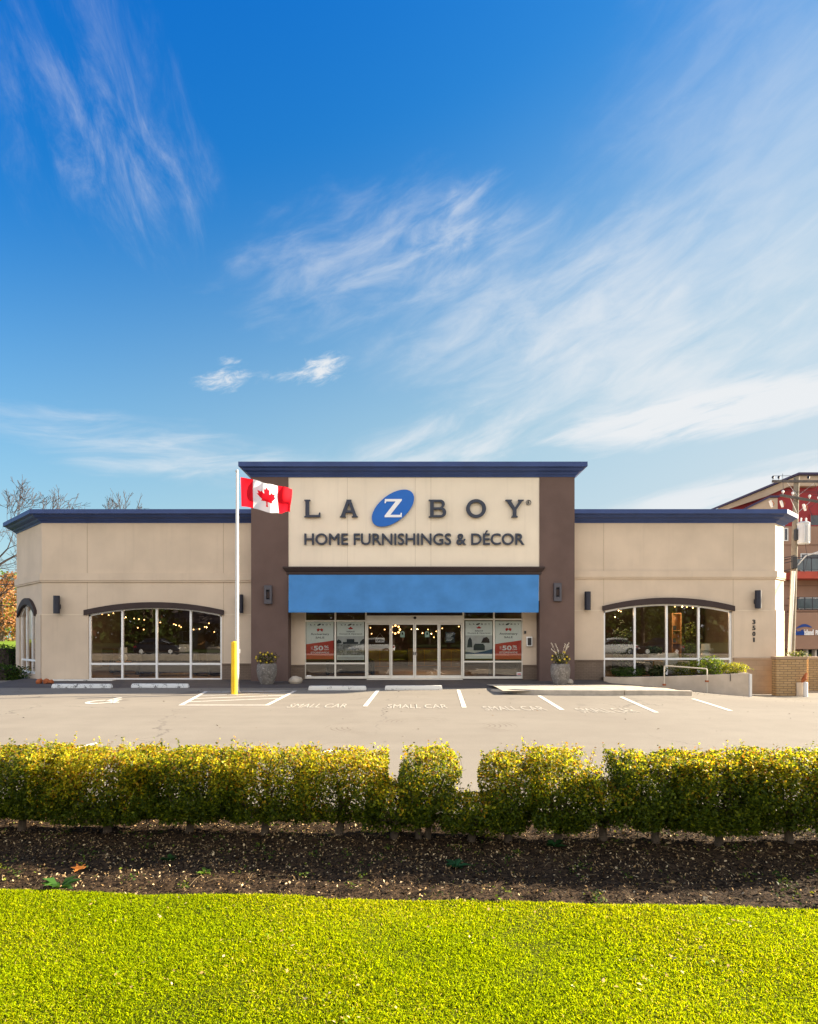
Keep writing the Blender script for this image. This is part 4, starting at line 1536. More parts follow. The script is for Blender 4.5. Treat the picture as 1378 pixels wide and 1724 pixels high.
# ================================================================== WHEEL STOPS, KERBS
def stops():
    def stop(px0, px1, pyb, label, mat, skew=0.0):
        y = EYE * F / (pyb - H0)
        x0, x1 = WX(px0, y), WX(px1, y)
        xc = (x0 + x1) / 2
        L = x1 - x0
        prof = [(-0.085, 0.0), (-0.08, 0.06), (-0.055, 0.135), (0.055, 0.135), (0.08, 0.06), (0.085, 0.0)]
        V = []
        N = 24
        for i in range(N + 1):
            u = -L / 2 + L * i / N
            e = 1.0 if 0 < i < N else 0.82
            for j, (d, z) in enumerate(prof):
                chip = 0.006 * noise.noise((u * 5, d * 30, z * 30 + px0)) if 0 < j < 5 else 0
                V.append((xc + u + (0.02 if i == 0 else -0.02 if i == N else 0) * (z > 0.1), y + d * e + skew * u, z * (0.96 if e < 1 else 1) + chip + 0.002))
        mb = MB()
        n = len(prof)
        fs = []
        for i in range(N):
            for j in range(n - 1):
                a = i * n + j
                fs.append((a, a + n, a + n + 1, a + 1))
        fs.append(tuple(range(n)))
        fs.append(tuple(range(N * n + n - 1, N * n - 1, -1)))
        mb.faces(V, [tuple(reversed(f)) for f in fs])
        o = mb.build('wheel_stop', mat)
        tag(o, label, 'wheel stop', 'white concrete wheel stops')
    stop(89, 188, 1158.5, 'scuffed white wheel stop at the left corner of the store', 'stop paint scuffed', 0.015)
    stop(222, 318, 1158, 'badly flaked white wheel stop under the left arched window', 'stop paint scuffed', -0.01)
    stop(520, 617, 1162, 'white wheel stop before the posters left of the doors', 'stop paint')
    stop(648.5, 745, 1161.5, 'white wheel stop straight before the doors', 'stop paint')
    # low painted ledge at the left corner
    y = 23.6
    mb = MB()
    mb.box(WX(84, y), WX(190, y), y - 0.08, y + 0.3, -0.05, 0.075)
    tag(mb.build('low_ledge', 'stop paint', bevel=0.01), 'thin white ledge behind the leftmost wheel stop', 'ledge')
    # rubble of broken brick beside it
    for i, (px, r) in enumerate(((66, 0.11), (78, 0.12), (86, 0.09))):
        xx, yy = WX(px, 22.6), 22.6
        mb = MB()
        mb.ball((xx, yy, r * 0.7), r, 8)
        mb.v = [(a + 0.03 * noise.noise((a * 9, b * 9, c * 9)), b + 0.03 * noise.noise((a * 8, b * 9, c * 9 + 4)), max(-0.02, c + 0.04 * noise.noise((a * 9, b * 7, c * 9)))) for a, b, c in mb.v]
        tag(mb.build('stone', 'rust'), ['small rusty stone by the left corner, nearest the hedge', 'rusty brown stone in the middle of three by the left corner', 'smallest rusty stone beside the white ledge'][i], 'stone', 'rusty stones at the left corner')

    # kerbs in front of the right-hand walk
    def kerb(pts, w, h, label, name='kerb'):
        mb = MB()
        n = len(pts)
        V, fs = [], []
        for i, (x, y) in enumerate(pts):
            a = Vector(pts[max(0, i - 1)])
            b = Vector(pts[min(n - 1, i + 1)])
            d = (b - a).normalized()
            nn = Vector((-d.y, d.x))
            z = gz(x, y)
            hh = h * (0.35 + 0.65 * ss(0, 1.2, (Vector(pts[0]) - Vector((x, y))).length)) if label.startswith('long') else h
            for (o, zz) in ((0, -0.15), (0, hh * 0.9), (0.02, hh), (w, hh), (w, -0.15)):
                V.append((x + nn.x * o, y + nn.y * o, z + zz))
        for i in range(n - 1):
            for j in range(4):
                a = i * 5 + j
                fs.append((a, a + 5, a + 6, a + 1))
        fs.append((0, 1, 2, 3, 4))
        e = (n - 1) * 5
        fs.append((e + 4, e + 3, e + 2, e + 1, e))
        mb.faces(V, fs)
        o = mb.build(name, 'kerb concrete', bevel=0.008)
        tag(o, label, 'kerb', 'concrete kerbs on the right')
    yk = 18.1
    k1 = [(WX(826, 19.6), 19.55), (WX(845, 19.2), 19.0), (WX(868, 18.7), 18.55), (WX(900, 18.3), 18.28), (WX(960, yk), yk + 0.05), (WX(1010, yk), yk), (WX(1051.5, yk), yk)]
    kerb(k1, 0.16, 0.15, 'long low concrete kerb curving in at its left end')
    k2 = [(WX(1052.8, yk), yk + 0.02), (WX(1110, yk), yk + 0.12), (WX(1169, yk + 0.15), yk + 0.25)]
    kerb(k2, 0.16, 0.15, 'short concrete kerb block nearest the planter rail')


stops()


# ================================================================== POTS
def pots():
    def pot(px, py0, py1, y, rmax, label):
        x = WX(px, y)
        z0, z1 = gz(x, y), WZ(py0, y)
        h = z1 - z0
        t_ = thing('stone_pot', label, 'plant pot', (x, y, z0), 'tall mottled stone pots beside the piers')
        prof = [(rmax * 0.60, -0.01), (rmax * 0.72, 0.10 * h), (rmax * 0.92, 0.40 * h), (rmax * 1.0, 0.68 * h), (rmax * 0.97, 0.88 * h), (rmax * 0.90, 0.97 * h), (rmax * 0.86, h), (rmax * 0.78, h), (rmax * 0.76, 0.9 * h)]
        MB().lathe(prof, (x, y, z0), 36, lump=0.03).build('pot', 'pot stone', t_, smooth=True)
        MB().lathe([(rmax * 0.79, 0.93 * h), (0.001, 0.95 * h)], (x, y, z0), 20).build('soil', 'soil dark', t_)
        return x, y, z0 + 0.93 * h
    a = pot(449.5, 1117, 1155, 22.35, 0.36, 'mottled stone pot at the foot of the left brown pier')
    b = pot(944, 1117.5, 1158, 22.0, 0.345, 'mottled stone pot at the foot of the right brown pier')
    return a, b


POT_A, POT_B = pots()


# ================================================================== RAISED PLANTER, RAIL, BRICK WALLS
def planter():
    pts = []
    for f in np.linspace(0, 1, 25):
        px = 1017 + (1263 - 1017) * f
        y = 23.55 - 1.75 * f ** 0.75
        pts.append((WX(px, y), y))
    t_ = thing('raised_planter', 'low curved concrete planter under the right arched window', 'planter', (pts[12][0], 23.4, 0))
    zt = lambda f: 0.19 + 0.24 * f ** 1.4
    zb = lambda f, x, y: gz(x, y) - 0.06
    n = len(pts)
    path = [(p[0], p[1], i / (n - 1)) for i, p in enumerate(pts)]
    # right-hand return to the wall
    xe, ye = pts[-1]
    path += [(xe + 0.02, ye + 0.35, 1.0), (xe + 0.02, YW - 0.08, 1.0)]
    V, fs = [], []
    for i, (x, y, f) in enumerate(path):
        a = Vector(path[max(0, i - 1)][:2])
        b = Vector(path[min(len(path) - 1, i + 1)][:2])
        d = (b - a).normalized()
        nn = Vector((-d.y, d.x))
        w = 0.13
        for (o, zz) in ((0, zb(f, x, y)), (0, zt(f) - 0.015), (0.015, zt(f)), (w, zt(f)), (w, zb(f, x, y))):
            V.append((x + nn.x * o, y + nn.y * o, zz))
    for i in range(len(path) - 1):
        for j in range(4):
            a = i * 5 + j
            fs.append((a, a + 5, a + 6, a + 1))
    fs.append((0, 1, 2, 3, 4))
    MB().faces(V, fs).build('planter_wall', 'concrete', t_)
    mb = MB()
    for i in range(n - 1):
        (x0, y0), (x1, y1) = pts[i], pts[i + 1]
        z0, z1 = zt(i / (n - 1)) - 0.05, zt((i + 1) / (n - 1)) - 0.05
        mb.face([(x0, y0 + 0.1, z0), (x1, y1 + 0.1, z1), (x1, YW - 0.06, z1), (x0, YW - 0.06, z0)])
    mb.build('soil', 'soil dark', t_)
    # pale pipe stub at the corner
    MB().box(xe - 0.03, xe + 0.05, ye - 0.06, ye + 0.01, gz(xe, ye) - 0.05, 0.40).build('corner_strip', 'white plastic', t_, bevel=0.006)
    # drain spouts on the face
    for px, s in ((1230, 0.25),):
        f = (px - 1017) / 246
        y = 23.55 - 1.75 * f ** 0.75
        x = WX(px, y)
        MB().tube([(x, y - 0.02, zt(f)), (x, y - 0.02, zt(f) - s)], 0.012, 6).build('drain_pipe', 'dark steel', t_)
    # hand rail
    yr = lambda f: 23.55 - 1.75 * f ** 0.75 - 0.12
    f0, f1 = (1119 - 1017) / 246, (1191 - 1017) / 246
    y0, y1 = yr(f0), yr(f1) - 0.12
    x0, x1 = WX(1119, y0), WX(1191, y1)
    z0, z1 = WZ(1121, y0), WZ(1126, y1)
    r = thing('hand_rail', 'cream painted pipe handrail standing before the planter', 'handrail', (x0, y0, 0))
    MB().tube([(x0, y0, WZ(1153, y0)), (x0, y0, z0 - 0.06), (x0 + 0.015, y0, z0 - 0.02), (x0 + 0.06, y0, z0), (x1 - 0.06, y1, z1), (x1 - 0.015, y1, z1 - 0.02), (x1, y1, z1 - 0.06), (x1, y1, gz(x1, y1) - 0.03)], 0.024, 10).build('rail', 'rail paint', r, smooth=True)
    for (x, y, z) in ((x0, y0, WZ(1153, y0)), (x1, y1, WZ(1147, y1))):
        MB().box(x - 0.05, x + 0.05, y - 0.03, y + 0.05, z - 0.03, z + 0.03).build('foot_plate', 'rust', r)
    # low brick wall off the right-hand corner
    yb = 23.2
    bx0, bx1 = WX(1308, yb), WX(1359, yb)
    w = thing('brick_wall', 'low tan brick wall off the right-hand corner of the store', 'brick wall', ((bx0 + bx1) / 2, yb, -0.5))
    MB().box(bx0, bx1, yb, yb + 0.3, -0.75, WZ(1110, yb)).build('wall', 'tan brick', w)
    MB().box(bx0 - 0.03, bx1 + 0.03, yb - 0.03, yb + 0.33, WZ(1110, yb) + 0.003, WZ(1105.5, yb)).build('cap', 'brick smooth', w, bevel=0.01)
    MB().box(WX(1341, yb), bx1 + 0.01, yb - 0.05, yb - 0.003, -0.75, WZ(1149, yb)).build('patch', 'concrete', w)
    # second brick wall farther right
    y2 = 25.5
    w = thing('brick_wall', 'paler brick wall segment at the right edge, beyond the corner wall', 'brick wall', (WX(1400, y2), y2, -0.5))
    MB().box(WX(1362, y2), WX(1520, y2), y2, y2 + 0.3, -0.75, WZ(1111, y2)).build('wall', 'tan brick', w)
    MB().box(WX(1361, y2), WX(1521, y2), y2 - 0.03, y2 + 0.33, WZ(1111, y2) + 0.003, WZ(1106, y2)).build('cap', 'brick smooth', w, bevel=0.01)
    # white stub post and rusty thing on it
    yp = 22.9
    xp = WX(1357, yp)
    t_ = thing('short_post', 'short white post at the end of the corner brick wall', 'post', (xp, yp, -0.5))
    MB().lathe([(0.075, -0.55), (0.075, WZ(1149, yp) - 0.02), (0.06, WZ(1149, yp)), (0.001, WZ(1148, yp))], (xp, yp, 0), 14).build('post', 'white plastic', t_, smooth=True)
    mb = MB()
    xq = WX(1357.5, yp)
    mb.tube([(xq - 0.12, yp + 0.05, WZ(1149, yp)), (xq - 0.02, yp + 0.05, WZ(1143, yp)), (xq + 0.06, yp + 0.05, WZ(1133, yp))], [0.03, 0.09, 0.03], 8)
    tag(mb.build('dead_leaf_tuft', 'rust'), 'orange withered tuft hanging by the short white post', 'withered leaf')


planter()


# ================================================================== CALL BOX, SMALL BOXES, ROCK
def small_wall_things():
    y = 24.0
    x = WX(892, y)
    t_ = thing('call_box', 'dark wall box with pale frame in the recess right of the posters', 'wall box', (x, y, WZ(1089, y)))
    MB().box(WX(886.5, y), WX(896, y), y - 0.10, y + 0.03, WZ(1088, y), WZ(1072, y)).build('frame', 'aluminium', t_, bevel=0.006)
    MB().box(WX(888, y), WX(894.3, y), y - 0.112, y - 0.101, WZ(1086.5, y), WZ(1074, y)).build('door', 'dark steel', t_)
    t_ = thing('key_switch', 'tiny dark switch on the recess wall above the wall box', 'switch', (WX(884.5, y), y, WZ(1066, y)))
    MB().box(WX(883, y), WX(886, y), y - 0.06, y + 0.03, WZ(1067, y), WZ(1062.5, y)).build('plate', 'dark steel', t_, bevel=0.004)
    for (px, s, lb, yy) in ((498, 1.0, 'pale rounded rock in the recess by the left brown pier', 22.75), (958, 0.75, 'pale squared rock beside the right stone pot', 22.5)):
        xx = WX(px, yy)
        mb = MB()
        mb.ball((xx, yy, 0.10 * s), 0.24 * s, 14, sq=0.7)
        mb.v = [(a + 0.05 * noise.noise((a * 5, b * 5, c * 5)), b, max(-0.02, c + 0.04 * noise.noise((a * 6 + 3, b * 6, c * 6)))) for a, b, c in mb.v]
        tag(mb.build('rock', 'kerb concrete'), lb, 'rock')


small_wall_things()


# ================================================================== POSTERS AND NOTICES
def posters():
    yp = 24.12 + 0.035

    def poster(px0, px1, py0, py1, kind, label):
        x0, x1, z0, z1 = WX(px0, yp), WX(px1, yp), WZ(py1, yp), WZ(py0, yp)
        t_ = thing('poster', label, 'poster', ((x0 + x1) / 2, yp, z0), 'posters hung in the shop front')
        mp = lambda u, v, w: Vector((x0 + u * (x1 - x0), yp - w, z0 + v * (z1 - z0)))
        MB().mbox(mp, 0, 1, 0, 1, -0.006, 0).build('board', 'poster white', t_)
        mb = MB()
        # small masthead with a tilted oval
        for ch, a in zip('LABOY', (.15, .27, .58, .71, .84)):
            put_text(mb, ch, mp, a, a + .07, .905, .94, .001, .003, 0.02)
        mb.face([mp(.47 + .075 * cos(k * .4) - .01 * sin(k * .4), .923 + .02 * sin(k * .4) + .018 * cos(k * .4), .002) for k in range(16)])
        if kind == 'sale':
            wave = [(0, 0), (1, 0), (1, .50)] + [(1 - i / 14, .50 - .10 * ss(0, 1, i / 14) - .01 * sin(i / 14 * 6.28)) for i in range(1, 15)]
            MB().prism([wave], mp, 0.0, 0.002).build('red_field', 'poster red', t_)
            put_text(mb, 'Anniversary', mp, .16, .84, .63, .70, .001, .003, 0.015)
            put_text(mb, 'SALE', mp, .34, .66, .555, .605, .001, .003, 0.02)
            wt = MB()
            put_text(wt, 'UP', mp, .17, .24, .30, .335, .003, .005, 0.01)
            put_text(wt, 'TO', mp, .17, .24, .255, .29, .003, .005, 0.01)
            put_text(wt, '50', mp, .27, .62, .235, .36, .003, .005, 0.03)
            put_text(wt, '%', mp, .65, .82, .30, .365, .003, .005, 0.02)
            put_text(wt, 'OFF', mp, .65, .83, .24, .28, .003, .005, 0.02)
            put_text(wt, 'STOREWIDE', mp, .16, .84, .155, .20, .003, .005, 0.02)
            wt.build('lettering', 'white letter', t_)
            rd = MB()
            rd.prism([[(.38, .80), (.41, .735), (.47, .76), (.5, .785), (.53, .76), (.59, .735), (.62, .80), (.55, .825), (.5, .80), (.45, .825)]], mp, .001, .003)
            rd.build('mark', 'red ink', t_)
        else:
            put_text(mb, 'Island', mp, .36, .64, .725, .765, .001, .003, 0.015)
            put_text(mb, 'Owned & Operated', mp, .08, .92, .655, .70, .001, .003, 0.012)
            MB().prism([[(.46, .80), (.40, .83), (.45, .84), (.5, .875), (.55, .84), (.60, .83), (.54, .80), (.505, .81), (.5, .785), (.495, .81)]], mp, .001, .003).build('mark', 'red ink', t_)
            ph = MB()
            if kind == 'shop':
                ph.mbox(mp, .0, 1, .12, .42, .001, .002, 0)
                ph.mbox(mp, .0, 1, .42, .62, .001, .002, 1)
                ph.prism([[(.22, .42), (.78, .42), (.78, .47), (.64, .47), (.64, .545), (.36, .545), (.36, .47), (.22, .47)]], mp, .003, .004, 2)
                ph.prism([[(.0, .42), (.18, .44), (.16, .50), (.06, .54), (.0, .50)]], mp, .003, .004, 2)
                ph.prism([[(.84, .42), (1, .42), (1, .56), (.92, .53), (.85, .47)]], mp, .003, .004, 2)
                ph.mbox(mp, .02, .98, .015, .085, .001, .003, 3)
            else:
                ph.mbox(mp, .0, 1, .12, .62, .001, .002, 1)
                ph.prism([[(.30, .22), (.72, .22), (.72, .34), (.66, .40), (.36, .40), (.30, .34)]], mp, .003, .004, 2)
                ph.prism([[(.06, .30), (.26, .30), (.24, .50), (.17, .58), (.1, .50)]], mp, .003, .004, 2)
                ph.prism([[(.58, .42), (.90, .42), (.88, .52), (.80, .58), (.66, .56)]], mp, .003, .004, 4)
                ph.prism([[(0, .12), (1, .12), (1, .26), (.7, .2), (.35, .15), (0, .19)]], mp, .005, .006, 3)
            ph.build('picture', ['poster photo', 'poster sky', 'ink', 'poster blue' if kind != 'shop' else 'poster sky', 'brown trim'], t_)
        mb.build('lettering', 'ink', t_)
    poster(516, 562, 1047, 1110, 'sale', 'red and white Anniversary SALE poster, leftmost in the shop front')
    poster(567.5, 613.5, 1047, 1111, 'shop', 'Island Owned poster with a grey storefront picture, left of the doors')
    poster(784, 829.5, 1046, 1109, 'room', 'Island Owned poster with a furniture picture, right of the doors')
    poster(834, 879, 1046, 1110, 'sale', 'red and white Anniversary SALE poster nearest the wall box')

    # OPEN sign hanging behind the leftmost door leaf
    yo = 24.9
    mp = lambda u, v, w: Vector((u, yo - w, v))
    t_ = thing('open_sign', 'white OPEN sign hanging inside the leftmost door leaf', 'sign', (WX(640, yo), yo, WZ(1082, yo)))
    MB().box(WX(632.5, yo), WX(647.5, yo), yo, yo + 0.02, WZ(1081.5, yo), WZ(1074, yo)).build('board', 'white letter', t_)
    mb = MB()
    put_text(mb, 'OPEN', mp, WX(634, yo), WX(646, yo), WZ(1080.2, yo), WZ(1075.4, yo), .002, .005, 0.03)
    mb.build('lettering', 'ink', t_)
    MB().tube([(WX(634, yo), yo + .01, WZ(1074, yo)), (WX(640, yo), yo + .01, WZ(1066, yo)), (WX(646, yo), yo + .01, WZ(1074, yo))], 0.006, 5).build('cord', 'rail paint', t_)
    # hours board in the rightmost leaf
    yh = 24.12 + 0.06
    t_ = thing('hours_board', 'dark opening hours board inside the rightmost door leaf', 'notice', (WX(758, yh), yh, WZ(1083, yh)))
    MB().box(WX(750, yh), WX(766, yh), yh, yh + 0.01, WZ(1082, yh), WZ(1064, yh)).build('board', 'ink', t_)
    mb = MB()
    for k in range(6):
        zz = WZ(1068 + k * 2.2, yh)
        mb.box(WX(752, yh), WX(764 - 2 * (k % 3), yh), yh - 0.003, yh - 0.001, zz, zz + 0.014)
    mb.build('lettering', 'poster white', t_)
    # small round-topped stickers on the two middle leaves
    for px, lb in ((678, 'pale green notice with a dark tree mark on the left middle door'), (719.5, 'pale green notice with a dark tree mark on the right middle door')):
        ys_ = 24.12 + 0.0
        t_ = thing('door_notice', lb, 'notice', (WX(px, ys_), ys_, WZ(1073, ys_)), 'round-topped notices on the sliding doors')
        mp = lambda u, v, w: Vector((WX(px, ys_) + u, ys_ - w, WZ(1073, ys_) + v))
        MB().prism([[(-.085, 0), (.085, 0), (.085, .15)] + [(.085 * cos(a), .15 + .09 * sin(a)) for a in np.linspace(0.2, pi - 0.2, 9)] + [(-.085, .15)]], mp, 0, 0.004).build('board', 'pale green', t_)
        MB().prism([[(-.04, .1), (.04, .1), (.025, .15), (.035, .15), (0, .205), (-.035, .15), (-.025, .15)]], mp, 0.005, 0.007).build('mark', 'ink', t_)
    for px, py, lb in ((520.5, 1139.5, 'small white sticker low in the leftmost pane'), (874.5, 1134.5, 'small white and red sticker low in the rightmost pane')):
        ys_ = 24.12 - 0.004
        t_ = thing('window_sticker', lb, 'sticker', (WX(px, ys_), ys_, WZ(py, ys_)))
        MB().box(WX(px - 4, ys_), WX(px + 4, ys_), ys_ - 0.003, ys_, WZ(py + 2.6, ys_), WZ(py - 2.6, ys_)).build('board', 'white letter', t_)
        MB().box(WX(px - 3, ys_), WX(px + 3, ys_), ys_ - 0.005, ys_ - 0.0035, WZ(py + 1.6, ys_), WZ(py - 0.6, ys_)).build('mark', 'poster blue' if px < 600 else 'red ink', t_)


posters()

# ================================================================== VEGETATION HELPERS
def leaf_quads(C, N, ln, wd, fold=0.25):
    """rhombic leaves: centres C (n,3), facing N (n,3), lengths and widths (n,)"""
    n = len(C)
    N = N / (np.linalg.norm(N, axis=1, keepdims=True) + 1e-9)
    R = RNG.normal(size=(n, 3))
    T = np.cross(N, R)
    T /= (np.linalg.norm(T, axis=1, keepdims=True) + 1e-9)
    B = np.cross(N, T)
    ln, wd = ln[:, None], wd[:, None]
    V = np.stack([C - T * ln / 2, C + B * wd / 2 + N * wd * fold, C + T * ln / 2, C - B * wd / 2 + N * wd * fold], 1).reshape(-1, 3)
    Fq = np.arange(n * 4).reshape(n, 4)
    return V, Fq


def pick(n, pal, w):
    pal = np.array(pal)
    k = RNG.choice(len(pal), size=n, p=np.array(w) / np.sum(w))
    c = pal[k] * RNG.uniform(0.75, 1.25, size=(n, 1))
    return c


def nfield(P, s, off):
    return np.array([noise.noise((p[0] * s + off, p[1] * s, p[2] * s)) for p in P])


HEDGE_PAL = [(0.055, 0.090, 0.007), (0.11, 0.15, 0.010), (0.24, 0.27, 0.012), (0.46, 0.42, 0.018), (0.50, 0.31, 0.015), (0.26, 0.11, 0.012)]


def shrub(x, half, top, label, n, gold, lean=0.0, bottom=0.14, flare=0.55, depth=0.33, twin=False, seed=0, hollow=0.0, density=1.0, pw=4.0):
    y = 5.18 - 0.066 * x
    z0 = bed_z(x, y)
    t_ = thing('hedge_shrub', label, 'shrub', (x, y, z0), 'clipped shrubs of the front hedge')
    n = int(n * density)
    # crown: a clipped box, narrower below, fuller on the outside
    P = []
    while len(P) < n:
        m = 4000
        a = RNG.uniform(-1, 1, size=(m, 3))
        shell = np.max(np.abs(a), axis=1)
        keep = RNG.uniform(size=m) < (0.10 + 0.9 * shell ** 3)
        a = a[keep]
        zz = (a[:, 2] + 1) / 2
        wid = half * (flare + (1 - flare) * np.minimum(1, zz / 0.55) ** 0.8)
        dep = depth * (0.62 + 0.38 * np.minimum(1, zz / 0.5))
        q = np.stack([x + lean * zz + a[:, 0] * wid, y + a[:, 1] * dep, z0 + bottom + zz * (top - bottom)], 1)
        # uneven outline and holes
        k = nfield(q, 5.5, seed * 3.7)
        k2 = nfield(q, 13.0, seed * 1.3 + 9)
        edge = (np.abs(a[:, 0]) ** pw + np.abs(a[:, 1]) ** 4 + np.abs(a[:, 2] * np.where(a[:, 2] > 0, 0.98, 0.9)) ** (6 if pw > 3 else 4)) ** (1 / (4.7 if pw > 3 else 3.6))
        k3 = nfield(q, 16.0, seed * 5.3 + 2)
        ok = (edge < 0.99 + 0.46 * k + 0.30 * k3) & (k2 > -0.28 - 0.35 * (1 - hollow) + 0.25 * hollow * (zz < 0.6))
        P += list(q[ok])
    P = np.array(P[:n])
    zz = (P[:, 2] - z0 - bottom) / (top - bottom)
    # young shoots standing above the clipped top
    shoots = []
    tw = MB()
    for s in range(int(26 * half / 0.35)):
        sx = x + lean + RNG.uniform(-1, 1) * half * 0.98
        sy = y + RNG.uniform(-1, 1) * depth * 0.9
        h = RNG.uniform(0.03, 0.085) * (1.6 if RNG.uniform() < 0.12 else 1)
        d = np.array([RNG.normal() * 0.25, RNG.normal() * 0.25, 1.0])
        b = np.array([sx, sy, z0 + top * 0.97 - 0.03])
        for k in range(int(h / 0.010) + 2):
            shoots.append(b + d * (k * 0.010 + 0.02) + RNG.normal(size=3) * 0.008)
        tw.tube([b - d * 0.05, b + d * (h + 0.015)], [0.0018, 0.0009], 3, caps=False)
    S = np.array(shoots)
    allP = np.concatenate([P, S])
    nn = len(allP)
    nor = allP - np.array([x, y, z0 + 0.35])
    nor = nor / (np.linalg.norm(nor, axis=1, keepdims=True) + 1e-9) * 0.7 + RNG.normal(size=(nn, 3)) * 0.7 + np.array([0, 0, 0.35])
    ln = RNG.uniform(0.014, 0.034, nn)
    V, Fq = leaf_quads(allP, nor, ln, ln * RNG.uniform(0.5, 0.68, nn))
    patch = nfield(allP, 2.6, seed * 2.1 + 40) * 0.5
    g_ = np.clip(np.concatenate([zz, np.ones(len(S))]) * 1.25 - 0.74 + gold * 1.25 + patch, 0, 1)  # gold rises with height: young growth plus the tops' sunlit look put into colour
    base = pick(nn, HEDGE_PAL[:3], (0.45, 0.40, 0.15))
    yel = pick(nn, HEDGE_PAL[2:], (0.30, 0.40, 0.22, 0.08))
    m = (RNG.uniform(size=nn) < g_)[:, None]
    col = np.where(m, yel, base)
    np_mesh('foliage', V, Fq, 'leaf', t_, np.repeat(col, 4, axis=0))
    # stem and limbs
    st = MB()
    bases = [(x - 0.035, y), (x + 0.045, y + 0.02)] if twin else [(x, y)]
    for (bx, by) in bases:
        r0 = 0.026 if twin else 0.034
        fork = Vector((bx + RNG.normal() * 0.012, by, z0 + bottom + 0.03))
        st.tube([(bx + RNG.normal() * 0.01, by, z0 - 0.06), (bx, by, z0 + 0.04), fork], [r0 * 1.25, r0, r0 * 0.8], 8)
        for k in range(9 if not twin else 6):
            a = RNG.uniform(0, 2 * pi)
            e = Vector((x + lean * 0.6 + cos(a) * half * RNG.uniform(0.2, 0.85), by + sin(a) * depth * 0.7, z0 + RNG.uniform(0.42, 0.92) * top))
            mid = fork.lerp(e, 0.45) + Vector((RNG.normal() * 0.03, RNG.normal() * 0.03, -0.02))
            st.tube([fork - Vector((0, 0, 0.02)), mid, e], [r0 * 0.45, r0 * 0.28, r0 * 0.1], 6, caps=False)
            for q in range(4):
                b = mid.lerp(e, RNG.uniform(0, 0.8))
                st.tube([b, b + Vector((RNG.normal() * 0.10, RNG.normal() * 0.08, RNG.uniform(0.02, 0.14)))], [r0 * 0.13, 0.0012], 4, caps=False)
    tw.build('sprays', 'bark', t_)
    st.build('trunk', 'bark', t_, smooth=True)
    return t_


def hedge():
    X = lambda px: (px - CX) / F * (5.18 - 0.066 * (px - CX) / F * 5.15)
    m = 5.15 / F
    spec = [  # px of stem, half width px, top, gold, density, extras
        (-130, 110, .76, .10, 1.0, {}, 'shrub beyond the left end, cut by the edge of view'),
        (36, 104, .755, .20, 1.0, dict(flare=.72), 'clipped shrub at the far left of hedge, thick bare stem below'),
        (180, 104, .745, .42, 1.0, dict(flare=.95, bottom=.11), 'most golden clipped shrub, second from the left, leaves to the ground'),
        (320, 98, .74, .14, 1.1, dict(flare=.98, bottom=.12), 'dense dark green shrub, third from the left'),
        (447, 84, .74, .38, .75, dict(hollow=.5, flare=.8, bottom=.13), 'thin yellowish shrub with sky-pale gaps, fourth from the left'),
        (572, 80, .735, .34, .8, dict(hollow=.6, flare=.85), 'open shrub with visible limbs, left of the narrow gap'),
        (664, 46, .50, .10, .8, dict(flare=1.1, bottom=.09, pw=2.4), 'low ragged shrub in the narrow gap left of the twin-stemmed one'),
        (712, 48, .78, .22, .8, dict(twin=True, flare=.62, lean=.07, pw=2.6), 'narrow twin-stemmed shrub standing between the two gaps'),
        (795, 58, .43, .05, .8, dict(flare=1.15, bottom=.09, pw=2.4), 'short ragged shrub filling the foot of the middle gap'),
        (856, 51, .765, .28, .85, dict(flare=.6, bottom=.12, lean=.05, pw=2.6), 'golden shrub just right of the wide middle gap'),
        (940, 54, .775, .24, .85, dict(flare=.8, bottom=.10, lean=.01, pw=2.6), 'leafy shrub left of the small right-hand gap'),
        (1016, 50, .52, .05, .7, dict(flare=1.15, pw=2.4), 'low dark shrub in the small right-hand gap'),
        (1104, 66, .755, .14, 1.1, dict(flare=.75), 'dense shrub with a forked dark stem right of the small gap'),
        (1212, 84, .76, .12, 1.15, dict(flare=.95, bottom=.13), 'dense dark shrub, second from the right edge'),
        (1330, 94, .765, .12, .74, dict(hollow=.75, flare=.8), 'see-through shrub with forked stem near the right edge'),
        (1455, 80, .77, .08, 1.0, {}, 'shrub beyond the right end, cut by the edge of view'),
        (1590, 80, .77, .08, .8, {}, 'shrub out past the right end of hedge'),
    ]
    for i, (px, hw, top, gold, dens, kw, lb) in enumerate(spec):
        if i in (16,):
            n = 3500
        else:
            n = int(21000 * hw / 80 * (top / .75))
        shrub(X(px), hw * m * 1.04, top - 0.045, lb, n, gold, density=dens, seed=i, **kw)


hedge()


